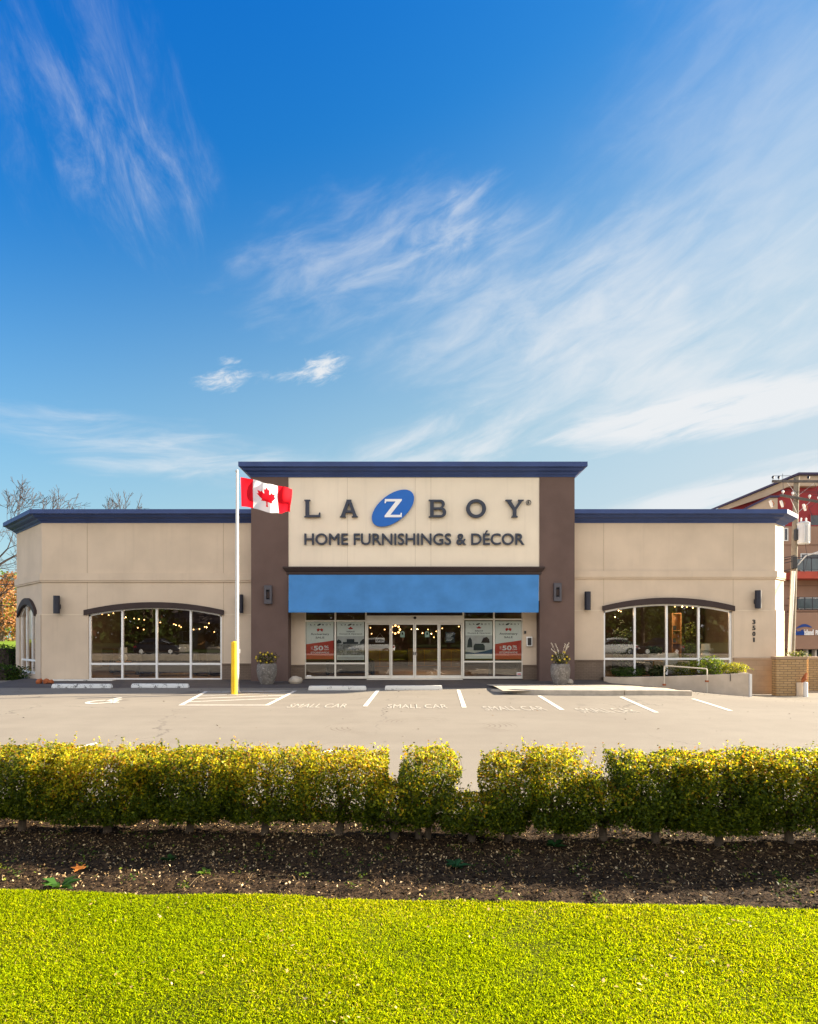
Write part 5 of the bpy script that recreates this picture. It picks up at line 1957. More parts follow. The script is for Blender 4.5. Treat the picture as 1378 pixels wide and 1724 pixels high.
def bed_litter():
    """bark chips, fallen leaves and stalks on the soil bed"""
    n = 46000
    x = RNG.uniform(-4.6, 4.6, n)
    e = np.array([edge_y(v) for v in x])
    y = e - 0.06 + (RNG.uniform(0, 1, n) ** 0.85) * (6.0 - 0.068 * x - e)
    z = np.array([bed_z(a, b) for a, b in zip(x, y)]) + RNG.uniform(0.001, 0.022, n)
    C = np.stack([x, y, z], 1)
    nor = RNG.normal(size=(n, 3)) * 0.75 + np.array([0, 0, 1.0])
    ln = RNG.uniform(0.006, 0.026, n) * np.where(RNG.uniform(size=n) < 0.05, 1.8, 1.0)
    V, Fq = leaf_quads(C, nor, ln, ln * RNG.uniform(0.22, 0.7, n), 0.15)
    col = pick(n, [(0.010, 0.007, 0.004), (0.055, 0.032, 0.016), (0.29, 0.19, 0.09), (0.55, 0.42, 0.24), (0.10, 0.13, 0.015)], (.36, .22, .28, .11, .03))
    o = np_mesh('bark_litter', V, Fq, 'chip', None, np.repeat(col, 4, axis=0))
    tag(o, 'loose bark chips and dead leaves strewn over the soil bed', 'litter', kind='stuff')
    # dry stalks
    mb = MB()
    for i in range(150):
        x = RNG.uniform(-4, 4)
        y = RNG.uniform(edge_y(x), 5.6)
        z = bed_z(x, y) + 0.015
        a = RNG.uniform(0, 2 * pi)
        L = RNG.uniform(0.03, 0.16)
        d = Vector((cos(a), sin(a) * 0.8, RNG.uniform(-0.05, 0.35))) * L
        p = Vector((x, y, z))
        mb.tube([p, p + d * 0.5 + Vector((0, 0, 0.01)), p + d], [0.0014, 0.0011, 0.0006], 4, caps=False)
    tag(mb.build('dry_stalks', 'dry straw'), 'dry straw-coloured stalks lying in the bark', 'litter', kind='stuff')
    # low weeds in the bed
    P, T = [], []
    for i in range(110):
        x = RNG.uniform(-4, 4)
        y = RNG.uniform(edge_y(x) + 0.02, 5.3)
        r = RNG.uniform(0.02, 0.06)
        for k in range(int(RNG.uniform(6, 26))):
            P.append((x + RNG.normal() * r, y + RNG.normal() * r, bed_z(x, y) + RNG.uniform(0.012, 0.05)))
    P = np.array(P)
    ln = RNG.uniform(0.014, 0.034, len(P))
    V, Fq = leaf_quads(P, RNG.normal(size=P.shape) * 0.5 + np.array([0, -0.2, 1]), ln, ln * 0.55)
    col = pick(len(P), [(0.03, 0.06, 0.008), (0.07, 0.11, 0.012), (0.18, 0.20, 0.02)], (.5, .35, .15))
    tag(np_mesh('weeds', V, Fq, 'leaf soft', None, np.repeat(col, 4, axis=0)), 'tiny green weeds sprouting through the bark', 'weeds', kind='stuff')

    def rosette(px, py, n, L, label, w=0.4, pal=(0.045, 0.11, 0.02)):
        x, y = G(px, py)
        z = bed_z(x, y) if y > edge_y(x) else lawn_z(x, y)
        V, Fs, cols = [], [], []
        for i in range(n):
            a = 2 * pi * i / n + RNG.normal() * 0.3
            l = L * RNG.uniform(0.6, 1.1)
            d = np.array([cos(a), sin(a), 0])
            s = np.array([-sin(a), cos(a), 0]) * l * w * 0.5
            up = RNG.uniform(0.25, 0.8)
            p0 = np.array([x, y, z + 0.004])
            p1 = p0 + d * l * 0.5 + np.array([0, 0, l * up * 0.6])
            p2 = p0 + d * l + np.array([0, 0, l * up * 0.55])
            k = len(V)
            V += [p0, p1 - s, p1 + s, p2]
            Fs += [(k, k + 1, k + 3, k + 2)]
            cols += [np.array(pal) * RNG.uniform(0.7, 1.6)] * 4
        o = np_mesh('weed', np.array(V), Fs, 'leaf soft', None, np.array(cols))
        tag(o, label, 'weed', 'single broad-leaved weeds')
    rosette(100, 1507, 9, 0.13, 'broad-leaved weed at the lawn edge near the left side')
    rosette(768, 1465, 16, 0.10, 'bluish weed in the hedge shadow below the narrow shrub', 0.45, (0.03, 0.10, 0.035))
    rosette(285, 1462, 12, 0.08, 'small weed in the hedge shadow right of the orange leaf', 0.4, (0.03, 0.08, 0.015))
    rosette(935, 1437, 14, 0.09, 'tuft of weed under the shrub left of the right-hand gap', 0.5, (0.02, 0.075, 0.02))
    rosette(345, 1482, 12, 0.07, 'pale green weed in the sunlit bark left of centre', 0.4, (0.10, 0.17, 0.02))
    # the one fallen orange leaf
    x, y = G(133, 1475)
    z = bed_z(x, y) + 0.02
    out = []
    for k in range(11):
        a = pi * 2 * k / 11
        r = 0.055 if k % 2 == 0 else 0.026
        out.append((r * cos(a), r * sin(a)))
    mb = MB()
    mb.prism([out], lambda u, v, w: Vector((x + u, y + v * 0.9, z + w + 0.25 * abs(u) + 0.2 * v)), 0, 0.0015)
    tag(mb.build('fallen_leaf', 'orange leaf'), 'single orange fallen leaf lying on the bark at left', 'fallen leaf')


pmat('dry straw', (0.26, 0.19, 0.10), 0.9, 0.3, 3)
pmat('orange leaf', (0.50, 0.16, 0.02), 0.7, 0.2, 20)
bed_litter()


def lot_litter():
    """a few dry leaves and crumbs blown over the asphalt"""
    n = 420
    x = RNG.uniform(-15, 14, n)
    y = 6.5 + RNG.uniform(0, 1, n) ** 0.8 * 15
    k = RNG.uniform(size=n) < 0.5
    y = np.where(k, 19.8 + RNG.normal(size=n) * 0.5, y)
    z = np.array([gz(a, b) for a, b in zip(x, y)]) + 0.006
    C = np.stack([x, y, z], 1)
    ln = RNG.uniform(0.02, 0.06, n)
    V, Fq = leaf_quads(C, RNG.normal(size=(n, 3)) * 0.25 + np.array([0, 0, 1.0]), ln, ln * 0.55, 0.2)
    col = pick(n, [(0.06, 0.04, 0.02), (0.16, 0.09, 0.04), (0.03, 0.025, 0.02)], (.4, .3, .3))
    tag(np_mesh('leaf_litter', V, Fq, 'chip', None, np.repeat(col, 4, axis=0)), 'a few dry leaves blown over the asphalt lot', 'litter', kind='stuff')


lot_litter()


def lawn_blades():
    n = 420000
    u = RNG.uniform(0, 1, n)
    y = 2.35 + 2.0 * u ** 1.0
    x = RNG.uniform(-1, 1, n) * (0.75 * y + 0.6)
    # tufts: pull blades towards random centres
    e = 3.97 - 0.050 * x
    nx = np.array([edge_y(v) for v in np.linspace(-4.2, 4.2, 400)])
    e = np.interp(x, np.linspace(-4.2, 4.2, 400), nx)
    thin = np.array([noise.noise((a * 2.3, b * 2.3, 11.0)) + 0.6 * noise.noise((a * 7, b * 7, 5.0)) for a, b in zip(x, y)])
    ok = (y < e + 0.02 + 0.03 * RNG.normal(size=n)) & (RNG.uniform(size=n) < np.clip(1.3 + 0.9 * thin, 0.72, 1))
    x, y, thin = x[ok], y[ok], thin[ok]
    n = len(x)
    z = np.array([lawn_z(a, b) for a, b in zip(x, y)]) - 0.004
    h = RNG.uniform(0.010, 0.026, n) * (1 + 0.25 * thin)
    w = RNG.uniform(0.0014, 0.0028, n)
    a = RNG.uniform(0, 2 * pi, n)
    s = np.stack([np.cos(a), np.sin(a), np.zeros(n)], 1) * w[:, None]
    lean = RNG.normal(size=(n, 2)) * 0.55
    lx = np.array([noise.noise((p * 6, q * 6, 21.0)) for p, q in zip(x, y)]) * 0.8
    d = np.stack([lean[:, 0] + lx, lean[:, 1], np.ones(n)], 1)
    d /= np.linalg.norm(d, axis=1, keepdims=True)
    b = np.stack([x, y, z], 1)
    mid = b + d * (h * 0.6)[:, None]
    tip = b + d * h[:, None] + np.stack([lean[:, 0], lean[:, 1], -0.4 * np.ones(n)], 1) * (h * 0.35)[:, None]
    V = np.stack([b - s, b + s, mid + s * 0.8, tip, mid - s * 0.8], 1).reshape(-1, 3)
    Fq = np.arange(n * 5).reshape(n, 5)
    hue = np.array([noise.noise((p * 1.1, q * 1.4, 31.0)) for p, q in zip(x, y)])
    g_ = pick(n, [(0.20, 0.285, 0.002), (0.28, 0.37, 0.002), (0.38, 0.45, 0.003)], (.28, .42, .30))
    yl = pick(n, [(0.38, 0.42, 0.003), (0.48, 0.45, 0.012), (0.52, 0.42, 0.16)], (.80, .14, .06))
    m = (RNG.uniform(size=n) < np.clip(0.24 + 0.75 * hue, 0.03, 0.8))[:, None]
    c = np.where(m, yl, g_)
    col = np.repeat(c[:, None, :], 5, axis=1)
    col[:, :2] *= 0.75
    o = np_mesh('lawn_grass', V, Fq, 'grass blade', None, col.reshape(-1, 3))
    tag(o, 'short bright yellow-green grass of the foreground lawn', 'grass', kind='stuff')

    # pale dead bits and a few broad clover leaves among the blades
    n = 900
    y = 2.4 + 1.55 * RNG.uniform(size=n)
    x = RNG.uniform(-1, 1, n) * (0.72 * y + 0.3)
    k = np.array([noise.noise((p * 1.4, q * 1.4, 51.0)) for p, q in zip(x, y)]) > 0.12
    x, y = x[k], y[k]
    n = len(x)
    z = np.array([lawn_z(a_, b_) for a_, b_ in zip(x, y)]) + RNG.uniform(0.012, 0.026, n)
    ln = RNG.uniform(0.010, 0.030, n)
    V, Fq = leaf_quads(np.stack([x, y, z], 1), RNG.normal(size=(n, 3)) * 0.4 + np.array([0, -0.2, 1]), ln, ln * RNG.uniform(0.3, 0.7, n), 0.2)
    col = pick(n, [(0.55, 0.42, 0.22), (0.40, 0.27, 0.10), (0.12, 0.20, 0.01)], (.35, .25, .4))
    tag(np_mesh('lawn_litter', V, Fq, 'chip', None, np.repeat(col, 4, axis=0)), 'pale dead bits and clover leaves scattered in the lawn', 'litter', kind='stuff')


lawn_blades()


# ---- plants in the pots and in the raised planter
def plant(x, y, z, r, h, n, pal, wts, label, cat='plant', name='pot_plant', leaf=0.05, flat=1.0, group=None, stems=10, spikes=0, flowers=0, fcol=(0.6, 0.5, 0.05), ry=None):
    ry = r if ry is None else ry
    t_ = thing(name, label, cat, (x, y, z), group)
    u = RNG.normal(size=(n, 3))
    u /= np.linalg.norm(u, axis=1, keepdims=True)
    rad = RNG.uniform(0.25, 1, n)[:, None] ** 0.5
    P = u * rad
    k = nfield(P, 2.2, x * 3.1)
    P = P * (1 + 0.45 * k)[:, None]
    P = np.stack([x + P[:, 0] * r, y + P[:, 1] * ry, z + h * (0.5 + 0.5 * P[:, 2] * flat)], 1)
    P[:, 2] = np.maximum(P[:, 2], z - 0.02)
    ln = RNG.uniform(0.6, 1.2, n) * leaf
    V, Fq = leaf_quads(P, u * 0.6 + RNG.normal(size=(n, 3)) * 0.6 + np.array([0, 0, .5]), ln, ln * 0.5)
    col = pick(n, pal, wts)
    np_mesh('foliage', V, Fq, 'leaf soft', t_, np.repeat(col, 4, axis=0))
    st = MB()
    for i in range(stems):
        a = RNG.uniform(0, 2 * pi)
        e = Vector((x + cos(a) * r * 0.7, y + sin(a) * ry * 0.7, z + h * RNG.uniform(0.5, 0.95)))
        st.tube([(x + cos(a) * r * 0.15, y + sin(a) * ry * 0.15, z - 0.03), Vector((x, y, z)).lerp(e, 0.6) + Vector((0, 0, 0.04)), e], [0.008, 0.006, 0.002], 5, caps=False)
    st.build('stem', 'twig', t_)
    if spikes:
        sp = MB()
        for i in range(spikes):
            a = RNG.uniform(0, 2 * pi)
            e = Vector((x + cos(a) * r * 1.0, y + sin(a) * r * 0.6, z + h * RNG.uniform(1.0, 1.9)))
            p0 = Vector((x + cos(a) * r * .2, y, z + h * .4))
            sp.tube([p0, p0.lerp(e, 0.6) + Vector((0, 0, .05)), e], [0.005, 0.004, 0.003], 5, caps=False)
            for q in range(5):
                sp.ball(p0.lerp(e, 0.75 + 0.06 * q) + Vector((RNG.normal() * .012, 0, .012)), 0.016, 6)
        sp.build('seed_spikes', 'rail paint', t_)
    if flowers:
        F_ = MB()
        for i in range(flowers):
            v = Vector(RNG.normal(size=3)).normalized()
            v.y = -abs(v.y)
            c = Vector((x + v.x * r * .95, y + v.y * ry * .95, z + h * (.55 + .5 * v.z)))
            for q in range(6):
                a = q * pi / 3
                F_.face([c, c + Vector((cos(a) * .035, -.012, sin(a) * .035)), c + Vector((cos(a + .9) * .035, -.012, sin(a + .9) * .035))])
        m = MATS.get('flower') or pmat('flower', fcol, 0.7, 0.2, 9)
        F_.build('flowers', 'flower', t_)
    return t_


DK = [(0.018, 0.045, 0.008), (0.035, 0.075, 0.012), (0.075, 0.12, 0.015)]
pmat('flower', (0.60, 0.45, 0.03), 0.7, 0.2, 9)


def plants():
    x, y, z = POT_A
    plant(x, y, z, 0.40, 0.46, 900, [(0.03, 0.03, 0.012), (0.07, 0.09, 0.015), (0.20, 0.18, 0.02), (0.13, 0.05, 0.04)], (.35, .35, .2, .1), 'dark bushy plant with yellow flowers in the left stone pot', leaf=0.06, flowers=16, group='plants in the stone pots')
    x, y, z = POT_B
    plant(x, y, z, 0.33, 0.46, 800, [(0.04, 0.055, 0.02), (0.10, 0.11, 0.03), (0.26, 0.24, 0.05)], (.4, .35, .25), 'wispy plant with tall dry seed heads in the right stone pot', leaf=0.055, spikes=9, flowers=10, group='plants in the stone pots')
    P = lambda px, y: WX(px, y)
    y = 23.05
    plant(P(1062, 23.15), 23.3, 0.17, 0.72, 0.42, 1900, DK, (.3, .5, .2), 'low dark green bush at the left end of the raised planter', 'bush', 'planter_bush', 0.06, group='bushes in the raised planter', ry=0.3)
    plant(P(1112, 22.9), 23.1, 0.20, 0.30, 0.42, 360, [(0.02, 0.035, 0.012), (0.05, 0.06, 0.02)], (.5, .5), 'dark spiky plant behind the handrail, left post', 'plant', 'planter_bush', 0.16, group='bushes in the raised planter', ry=0.2)
    plant(P(1160, 22.7), 22.95, 0.24, 0.62, 0.55, 1500, [(0.03, 0.05, 0.01), (0.09, 0.12, 0.014), (0.20, 0.20, 0.02)], (.35, .4, .25), 'olive bush behind the handrail, right post', 'bush', 'planter_bush', 0.06, group='bushes in the raised planter', ry=0.35)
    plant(P(1205, 22.5), 22.85, 0.30, 0.62, 0.68, 1900, [(0.05, 0.10, 0.012), (0.11, 0.18, 0.015), (0.22, 0.27, 0.02)], (.3, .45, .25), 'tallest bright green bush in the raised planter', 'bush', 'planter_bush', 0.07, group='bushes in the raised planter', ry=0.38)
    plant(P(1243, 22.2), 22.45, 0.38, 0.52, 0.40, 1400, [(0.12, 0.16, 0.015), (0.28, 0.30, 0.02), (0.42, 0.38, 0.03)], (.3, .4, .3), 'yellow bush spilling at the right end of the raised planter', 'bush', 'planter_bush', 0.06, group='bushes in the raised planter', ry=0.35)
    # creeper over the corner brick wall
    plant(WX(1345, 23.4), 23.45, WZ(1108, 23.3), 0.42, 0.28, 260, [(0.05, 0.09, 0.015), (0.3, 0.28, 0.2), (0.14, 0.16, 0.03)], (.5, .2, .3), 'sparse creeper trailing over the corner brick wall', 'creeper', 'creeper', 0.07, stems=14)


plants()


# ---- trees
def branching(mb, p, d, L, r, depth, spread=0.5, up=0.12, ratio=0.72, kids=(2, 3), bend=0.12, minr=0.004, sides=6):
    pts, rs = [Vector(p)], [r]
    dd = Vector(d).normalized()
    k = 3 if depth > 1 else 2
    for i in range(k):
        dd = (dd + Vector(RNG.normal(size=3)) * bend + Vector((0, 0, up * 0.5))).normalized()
        pts.append(pts[-1] + dd * L / k)
        rs.append(max(minr, r * (1 - 0.45 * (i + 1) / k)))
    mb.tube(pts, rs, sides if r > 0.03 else 4 if r > 0.012 else 3, caps=False)
    if depth <= 0:
        return
    nk = int(RNG.integers(kids[0], kids[1] + 1))
    for i in range(nk):
        q = pts[-1] if i < 2 else pts[-2].lerp(pts[-1], RNG.uniform(0, 0.6))
        nd = (dd + Vector(RNG.normal(size=3)) * spread + Vector((0, 0, up))).normalized()
        branching(mb, q, nd, L * ratio * RNG.uniform(0.8, 1.15), max(minr, rs[-1] * (0.80 if i == 0 else 0.62)), depth - 1, spread, up, ratio, kids, bend, minr, sides)


def bare_tree(x, y, z, h, r, depth, label, name='bare_tree', spread=0.5, lean=(0, 0, 1), kids=(2, 3), first=0.34, minr=0.007, reach=0.24, open_=0.75):
    t_ = thing(name, label, 'tree', (x, y, z))
    mb = MB()
    top = Vector((x + lean[0] * h * first, y + lean[1] * h * first, z + h * first))
    mb.tube([(x, y, z - 0.3), Vector((x, y, z)).lerp(top, 0.5), top], [r * 1.2, r, r * 0.85], 10, caps=False)
    mb.build('trunk', 'bark', t_, smooth=True)
    cr = MB()
    for i in range(5):
        a = 2 * pi * i / 5 + RNG.normal() * 0.3
        d = Vector((cos(a) * open_, sin(a) * open_, 0.75 + 0.3 * RNG.uniform()))
        branching(cr, top - Vector((0, 0, 0.1 * i)), d, h * reach, r * 0.6, depth, spread, 0.12, 0.74, kids, 0.13, minr)
    cr.build('crown', 'twig', t_)
    return t_


def leafy_tree(x, y, z, h, r, label, pal, wts, n=5200, leaf=0.30, name='leafy_tree', group=None, low=0.16):
    t_ = thing(name, label, 'tree', (x, y, z), group)
    mb = MB()
    mb.tube([(x, y, z - 0.3), (x + .1, y, z + h * .25), (x, y, z + h * .6)], [0.28, 0.22, 0.08], 9, caps=False)
    blobs = []
    for i in range(15):
        f = RNG.uniform(low, 0.92)
        w = r * (1.0 - 0.65 * max(0, f - 0.45) / 0.55)
        a = RNG.uniform(0, 2 * pi)
        d = RNG.uniform(0.2, 0.8) * w
        c = np.array([x + cos(a) * d, y + sin(a) * d, z + h * f])
        blobs.append((c, w * RNG.uniform(0.35, 0.6)))
        mb.tube([(x, y, z + h * f * 0.6), tuple(c)], [0.07, 0.02], 5, caps=False)
    mb.build('trunk', 'bark', t_)
    Ps = []
    for c, rr in blobs:
        m = int(n / len(blobs))
        u = RNG.normal(size=(m, 3))
        u /= np.linalg.norm(u, axis=1, keepdims=True)
        q = u * (RNG.uniform(0.3, 1, m) ** 0.4)[:, None]
        q *= (1 + 0.5 * nfield(q, 1.8, c[0]))[:, None]
        Ps.append(c + q * rr * np.array([1, 1, 0.85]))
    P = np.concatenate(Ps)
    ln = RNG.uniform(0.6, 1.3, len(P)) * leaf
    V, Fq = leaf_quads(P, RNG.normal(size=P.shape) + np.array([0, 0, .5]), ln, ln * 0.6)
    np_mesh('crown', V, Fq, 'leaf soft', t_, np.repeat(pick(len(P), pal, wts), 4, axis=0))
    return t_


def clipped_hedge(x0, x1, y0, y1, z0, z1, n, label, leaf=0.10):
    t_ = thing('clipped_hedge', label, 'hedge', ((x0 + x1) / 2, (y0 + y1) / 2, z0))
    P = RNG.uniform(0, 1, size=(n, 3))
    k = RNG.integers(0, 3, n)
    side = RNG.integers(0, 2, n)
    for ax in range(3):
        m = k == ax
        P[m, ax] = np.where(side[m] == 1, 1.0, 0.0) + RNG.normal(size=m.sum()) * 0.03
    q = np.stack([x0 + P[:, 0] * (x1 - x0), y0 + P[:, 1] * (y1 - y0), z0 + P[:, 2] * (z1 - z0)], 1)
    q += np.stack([nfield(q, 1.3, 3), nfield(q, 1.3, 8), nfield(q, 1.3, 14)], 1) * 0.12
    ln = RNG.uniform(0.6, 1.3, n) * leaf
    V, Fq = leaf_quads(q, RNG.normal(size=q.shape) + np.array([0, 0, .4]), ln, ln * .6)
    np_mesh('foliage', V, Fq, 'leaf soft', t_, np.repeat(pick(n, DK, (.4, .4, .2)), 4, axis=0))
    mb = MB()
    mb.box(x0 + .1, x1 - .1, y0 + .1, y1 - .1, z0 - .2, z1 - .12)
    mb.build('twig_core', 'twig', t_)


def trees():
    # big leafless tree off the left edge, its twigs reaching over the roof end
    x, y = WX(-92, 38.0), 38.0
    bare_tree(x, y, 0.3, 11.6, 0.34, 7, 'tall leafless tree with fine pinkish twigs at the left edge', spread=0.45, lean=(0.03, 0, 1), kids=(2, 3), first=0.24, minr=0.011, reach=0.27)
    x, y = WX(-25, 46.0), 46.0
    bare_tree(x, y, 0.5, 7.5, 0.2, 5, 'smaller leafless tree behind the left end of the store', spread=0.5, kids=(2, 3), minr=0.010)
    x, y = WX(196, 52.0), 52.0
    bare_tree(x, y, 0.0, 13.2, 0.16, 4, 'thin leafless tree top rising behind the left roof', spread=0.26, kids=(2, 3), first=0.72, minr=0.012, reach=0.11, open_=0.35)
    # sunlit copper bush and greens beyond the bank
    cop = [(0.34, 0.15, 0.06), (0.44, 0.24, 0.11), (0.20, 0.09, 0.03)]
    leafy_tree(WX(2, 57), 57, 1.2, 6.2, 3.2, 'copper-leaved sunlit tree at the far left beyond the bank', cop, (.4, .35, .25), 3600, 0.26, 'copper_tree', low=0.1)
    leafy_tree(WX(-60, 62), 62, 1.2, 6.5, 3.4, 'copper and brown tree farther left beyond the bank', cop, (.3, .3, .4), 3000, 0.28, 'copper_tree', low=0.1)
    leafy_tree(WX(24, 70), 70, 1.2, 8.5, 3.6, 'bright green tree behind the copper one at the far left', [(0.12, 0.2, 0.02), (0.2, 0.27, 0.03)], (.5, .5), 3200, 0.3, low=0.1)
    leafy_tree(WX(-20, 80), 80, 1.2, 7.5, 5.0, 'broad green tree in the distance at the far left', [(0.06, 0.11, 0.02), (0.12, 0.17, 0.02)], (.5, .5), 3200, 0.34, low=0.1)
    clipped_hedge(-26.5, -18.9, 29.6, 30.9, 0.0, 1.25, 5200, 'dark clipped hedge by the grass bank at the far left')
    clipped_hedge(-22.6, -15.55, 24.2, 25.2, -0.02, 0.55, 6000, 'low black-green hedge against the left end of the store', 0.08)
    # across the street, behind the viewer: what the shop windows mirror
    gr = [(0.03, 0.05, 0.010), (0.05, 0.08, 0.014), (0.09, 0.11, 0.02)]
    rd = [(0.10, 0.04, 0.025), (0.05, 0.03, 0.015), (0.07, 0.07, 0.015)]
    spots = [(-31, -27, 13, 5.0, 0), (-23, -33, 12, 4.6, 1), (-15, -26, 14, 4.6, 0), (-8, -32, 12, 4.2, 0), (-2, -27, 11, 3.6, 1), (5, -30, 14, 4.8, 0), (13, -26, 12, 4.2, 0), (20, -31, 14, 5.0, 1), (28, -27, 13, 5.0, 0), (-11, -48, 17, 7.0, 0), (3, -46, 17, 7.0, 0), (17, -48, 17, 7.0, 0), (-28, -47, 17, 7.0, 0), (32, -47, 17, 7.0, 0)]
    lbs = ['bushy dark tree across the street, mirrored in the chamfer window', 'reddish tree across the street behind the left wing glass', 'dark tree mirrored in the left arched window', 'dense tree mirrored at the right of the left window', 'small reddish tree mirrored in the posters', 'broad tree mirrored in the sliding doors', 'dark tree mirrored right of the doors', 'reddish tree mirrored in the right arched window', 'bushy tree mirrored at the right corner', 'tall far tree behind the street, second row left', 'tall far tree behind the street, second row middle', 'tall far tree behind the street, second row right', 'tall far tree at the left end of the second row', 'tall far tree at the right end of the second row']
    for (x, y, h, r, k), lb in zip(spots, lbs):
        leafy_tree(x, y, 0.1, h, r, lb, rd if k else gr, (.35, .4, .25), 2400 if y > -40 else 1800, 0.55 if y > -40 else 0.85, 'street_tree', 'trees across the street', low=0.05)

    # a far wood closing the view beyond the street: one mass
    n = 26000
    P = np.stack([RNG.uniform(-110, 110, n), RNG.uniform(-72, -62, n), RNG.uniform(0, 1, n)], 1)
    top = np.array([11 + 4 * noise.noise((p[0] * .09, 0, 2)) + 2 * noise.noise((p[0] * .4, 0, 5)) for p in P])
    P[:, 2] = 0.3 + P[:, 2] * top
    ln = RNG.uniform(1.0, 2.0, n)
    V, Fq = leaf_quads(P, RNG.normal(size=P.shape) + np.array([0, 1.0, .5]), ln, ln * .6)
    col = pick(n, gr + rd[:1], (.35, .35, .2, .1))
    tag(np_mesh('far_woods', V, Fq, 'leaf soft', None, np.repeat(col, 4, axis=0)), 'dark wood in the distance across the street', 'woods', kind='stuff')


trees()


# ================================================================== INSIDE THE SHOWROOM
def interior():
    # hanging bulbs: (px, py, distance)
    left = [(172, 1034), (183, 1035.5), (191, 1032.5), (212, 1039.5), (226, 1041.5), (234, 1042.5), (243, 1043.5), (270, 1048), (293, 1051), (296, 1052), (302, 1053.5), (305, 1056),
            (326, 1060), (336, 1059), (345, 1055.5), (348, 1055.5), (352, 1049.5), (361, 1064), (232, 1057), (242, 1060)]
    door = [(648, 1060), (703, 1059), (721, 1060), (727, 1067), (731, 1073), (773, 1055), (693, 1059.5), (624, 1057), (626, 1067), (735, 1063), (745, 1058), (712, 1066)]
    right = [(1042, 1028), (1046, 1029.5), (1137, 1021.5), (1149, 1021.5), (1157, 1022), (1167, 1022.5), (1036, 1039)]

    def lamp(px, py, y, label, group, r=0.027):
        x, z = WX(px, y), WZ(py, y)
        t_ = thing('pendant_lamp', label, 'lamp', (x, y, z), group)
        MB().ball((x, y, z), r, 8).build('bulb', 'bulb', t_)
        MB().tube([(x, y, z + r * 0.8), (x, y, 3.44)], 0.006, 4, caps=False).build('cord', 'wire', t_)
        return t_
    def glow(t_, px, py, y):
        d = bpy.data.lights.new('glow', 'POINT')
        d.energy = 15.0
        d.color = (1.0, 0.66, 0.36)
        d.shadow_soft_size = 0.06
        o = bpy.data.objects.new('glow', d)
        COL.objects.link(o)
        o.parent = t_
        o.location = (0, 0, -0.12)
    for i, (px, py) in enumerate(left):
        q = lamp(px, py, 26.0 + (i * 7 % 5) * 0.9, 'small warm bulb hanging behind the left arched window', 'bulbs behind the left window')
        if i in (3, 9, 15):
            glow(q, px, py, 26)
    for i, (px, py) in enumerate(door):
        q = lamp(px, py, 27.0 + (i * 7 % 5) * 1.1, 'small warm bulb hanging behind the sliding doors', 'bulbs behind the doors')
        if i in (1, 3):
            glow(q, px, py, 27)
    for i, (px, py) in enumerate(right):
        q = lamp(px, py, 25.6 + (i % 3) * 0.6, 'small warm bulb hanging behind the right arched window', 'bulbs behind the right window')
        if i in (0, 3, 5):
            glow(q, px, py, 26)
    # chandelier: ring of bulbs
    y = 27.0
    x, z = WX(666, y), WZ(1060, y)
    t_ = thing('chandelier', 'ring chandelier of warm bulbs behind the left middle door', 'chandelier', (x, y, z))
    mb = MB()
    mb.tube([(x + .2 * cos(a), y + .1 * sin(a), z + .17 * sin(a)) for a in np.linspace(0, 2 * pi, 25)], 0.012, 6)
    mb.build('ring', 'arm wood', t_)
    for a in np.linspace(0, 2 * pi, 9)[:-1]:
        MB().ball((x + .2 * cos(a), y + .1 * sin(a) - .03, z + .17 * sin(a)), 0.042, 8).build('bulb', 'bulb', t_)
    MB().tube([(x, y, z + .17), (x, y, 3.44)], 0.008, 4, caps=False).build('cord', 'wire', t_)

    def seat(x, y, w, d, h, rot, mat, label, name='armchair', arms=True, cat='armchair'):
        z = 0.075
        t_ = thing(name, label, cat, (x, y, z))
        R = Matrix.Rotation(rot, 3, 'Z')

        def bx(nm, x0, x1, y0, y1, z0, z1, bev=0.06):
            mb = MB()
            mb.box(x0, x1, y0, y1, z0, z1)
            mb.v = [tuple(R @ Vector(v) + Vector((x, y, z))) for v in mb.v]
            mb.build(nm, mat, t_, bevel=bev, segs=3, smooth=False)
        bx('seat', -w / 2 + .14, w / 2 - .14, -d / 2, d / 2 - .18, 0.12, 0.46)
        bx('backrest', -w / 2 + .1, w / 2 - .1, d / 2 - .24, d / 2, 0.12, h)
        if arms:
            bx('armrest', -w / 2, -w / 2 + .17, -d / 2 + .02, d / 2 - .05, 0.05, 0.64)
            bx('armrest', w / 2 - .17, w / 2, -d / 2 + .02, d / 2 - .05, 0.05, 0.64)
        for sx in (-1, 1):
            for sy in (-1, 1):
                mb = MB()
                mb.box(sx * (w / 2 - .12) - .03, sx * (w / 2 - .12) + .03, sy * (d / 2 - .12) - .03, sy * (d / 2 - .12) + .03, 0, 0.125)
                mb.v = [tuple(R @ Vector(v) + Vector((x, y, z))) for v in mb.v]
                mb.build('leg', 'warm wood', t_)
    # left window
    seat(WX(285, 26.4), 26.4, 2.5, 1.0, 0.98, 0.25, 'sofa dark', 'dark sofa behind the middle of the left arched window', 'sofa', True, 'sofa')
    seat(WX(352, 26.3), 26.3, 1.15, 1.05, 1.20, -0.5, 'sofa dark', 'dark recliner behind the right bay of the left window', 'armchair')
    seat(WX(230, 27.4), 27.4, 2.0, 0.95, 0.85, 0.0, 'sofa dark', 'low dark sofa deep behind the left window', 'sofa', True, 'sofa')
    seat(WX(590, 26.0), 26.0, 2.0, 0.9, 0.70, 0.1, 'sofa dark', 'dark low bench sofa behind the lower panes left of the doors', 'sofa', True, 'sofa')
    seat(WX(852, 25.6), 25.6, 1.3, 1.0, 0.80, -0.3, 'sofa dark', 'dark armchair behind the lower panes right of the doors', 'armchair')
    # right window
    seat(WX(1131, 25.7), 25.7, 1.15, 0.95, 0.95, 0.1, 'sofa pale', 'pale patterned armchair behind the right arched window', 'armchair')
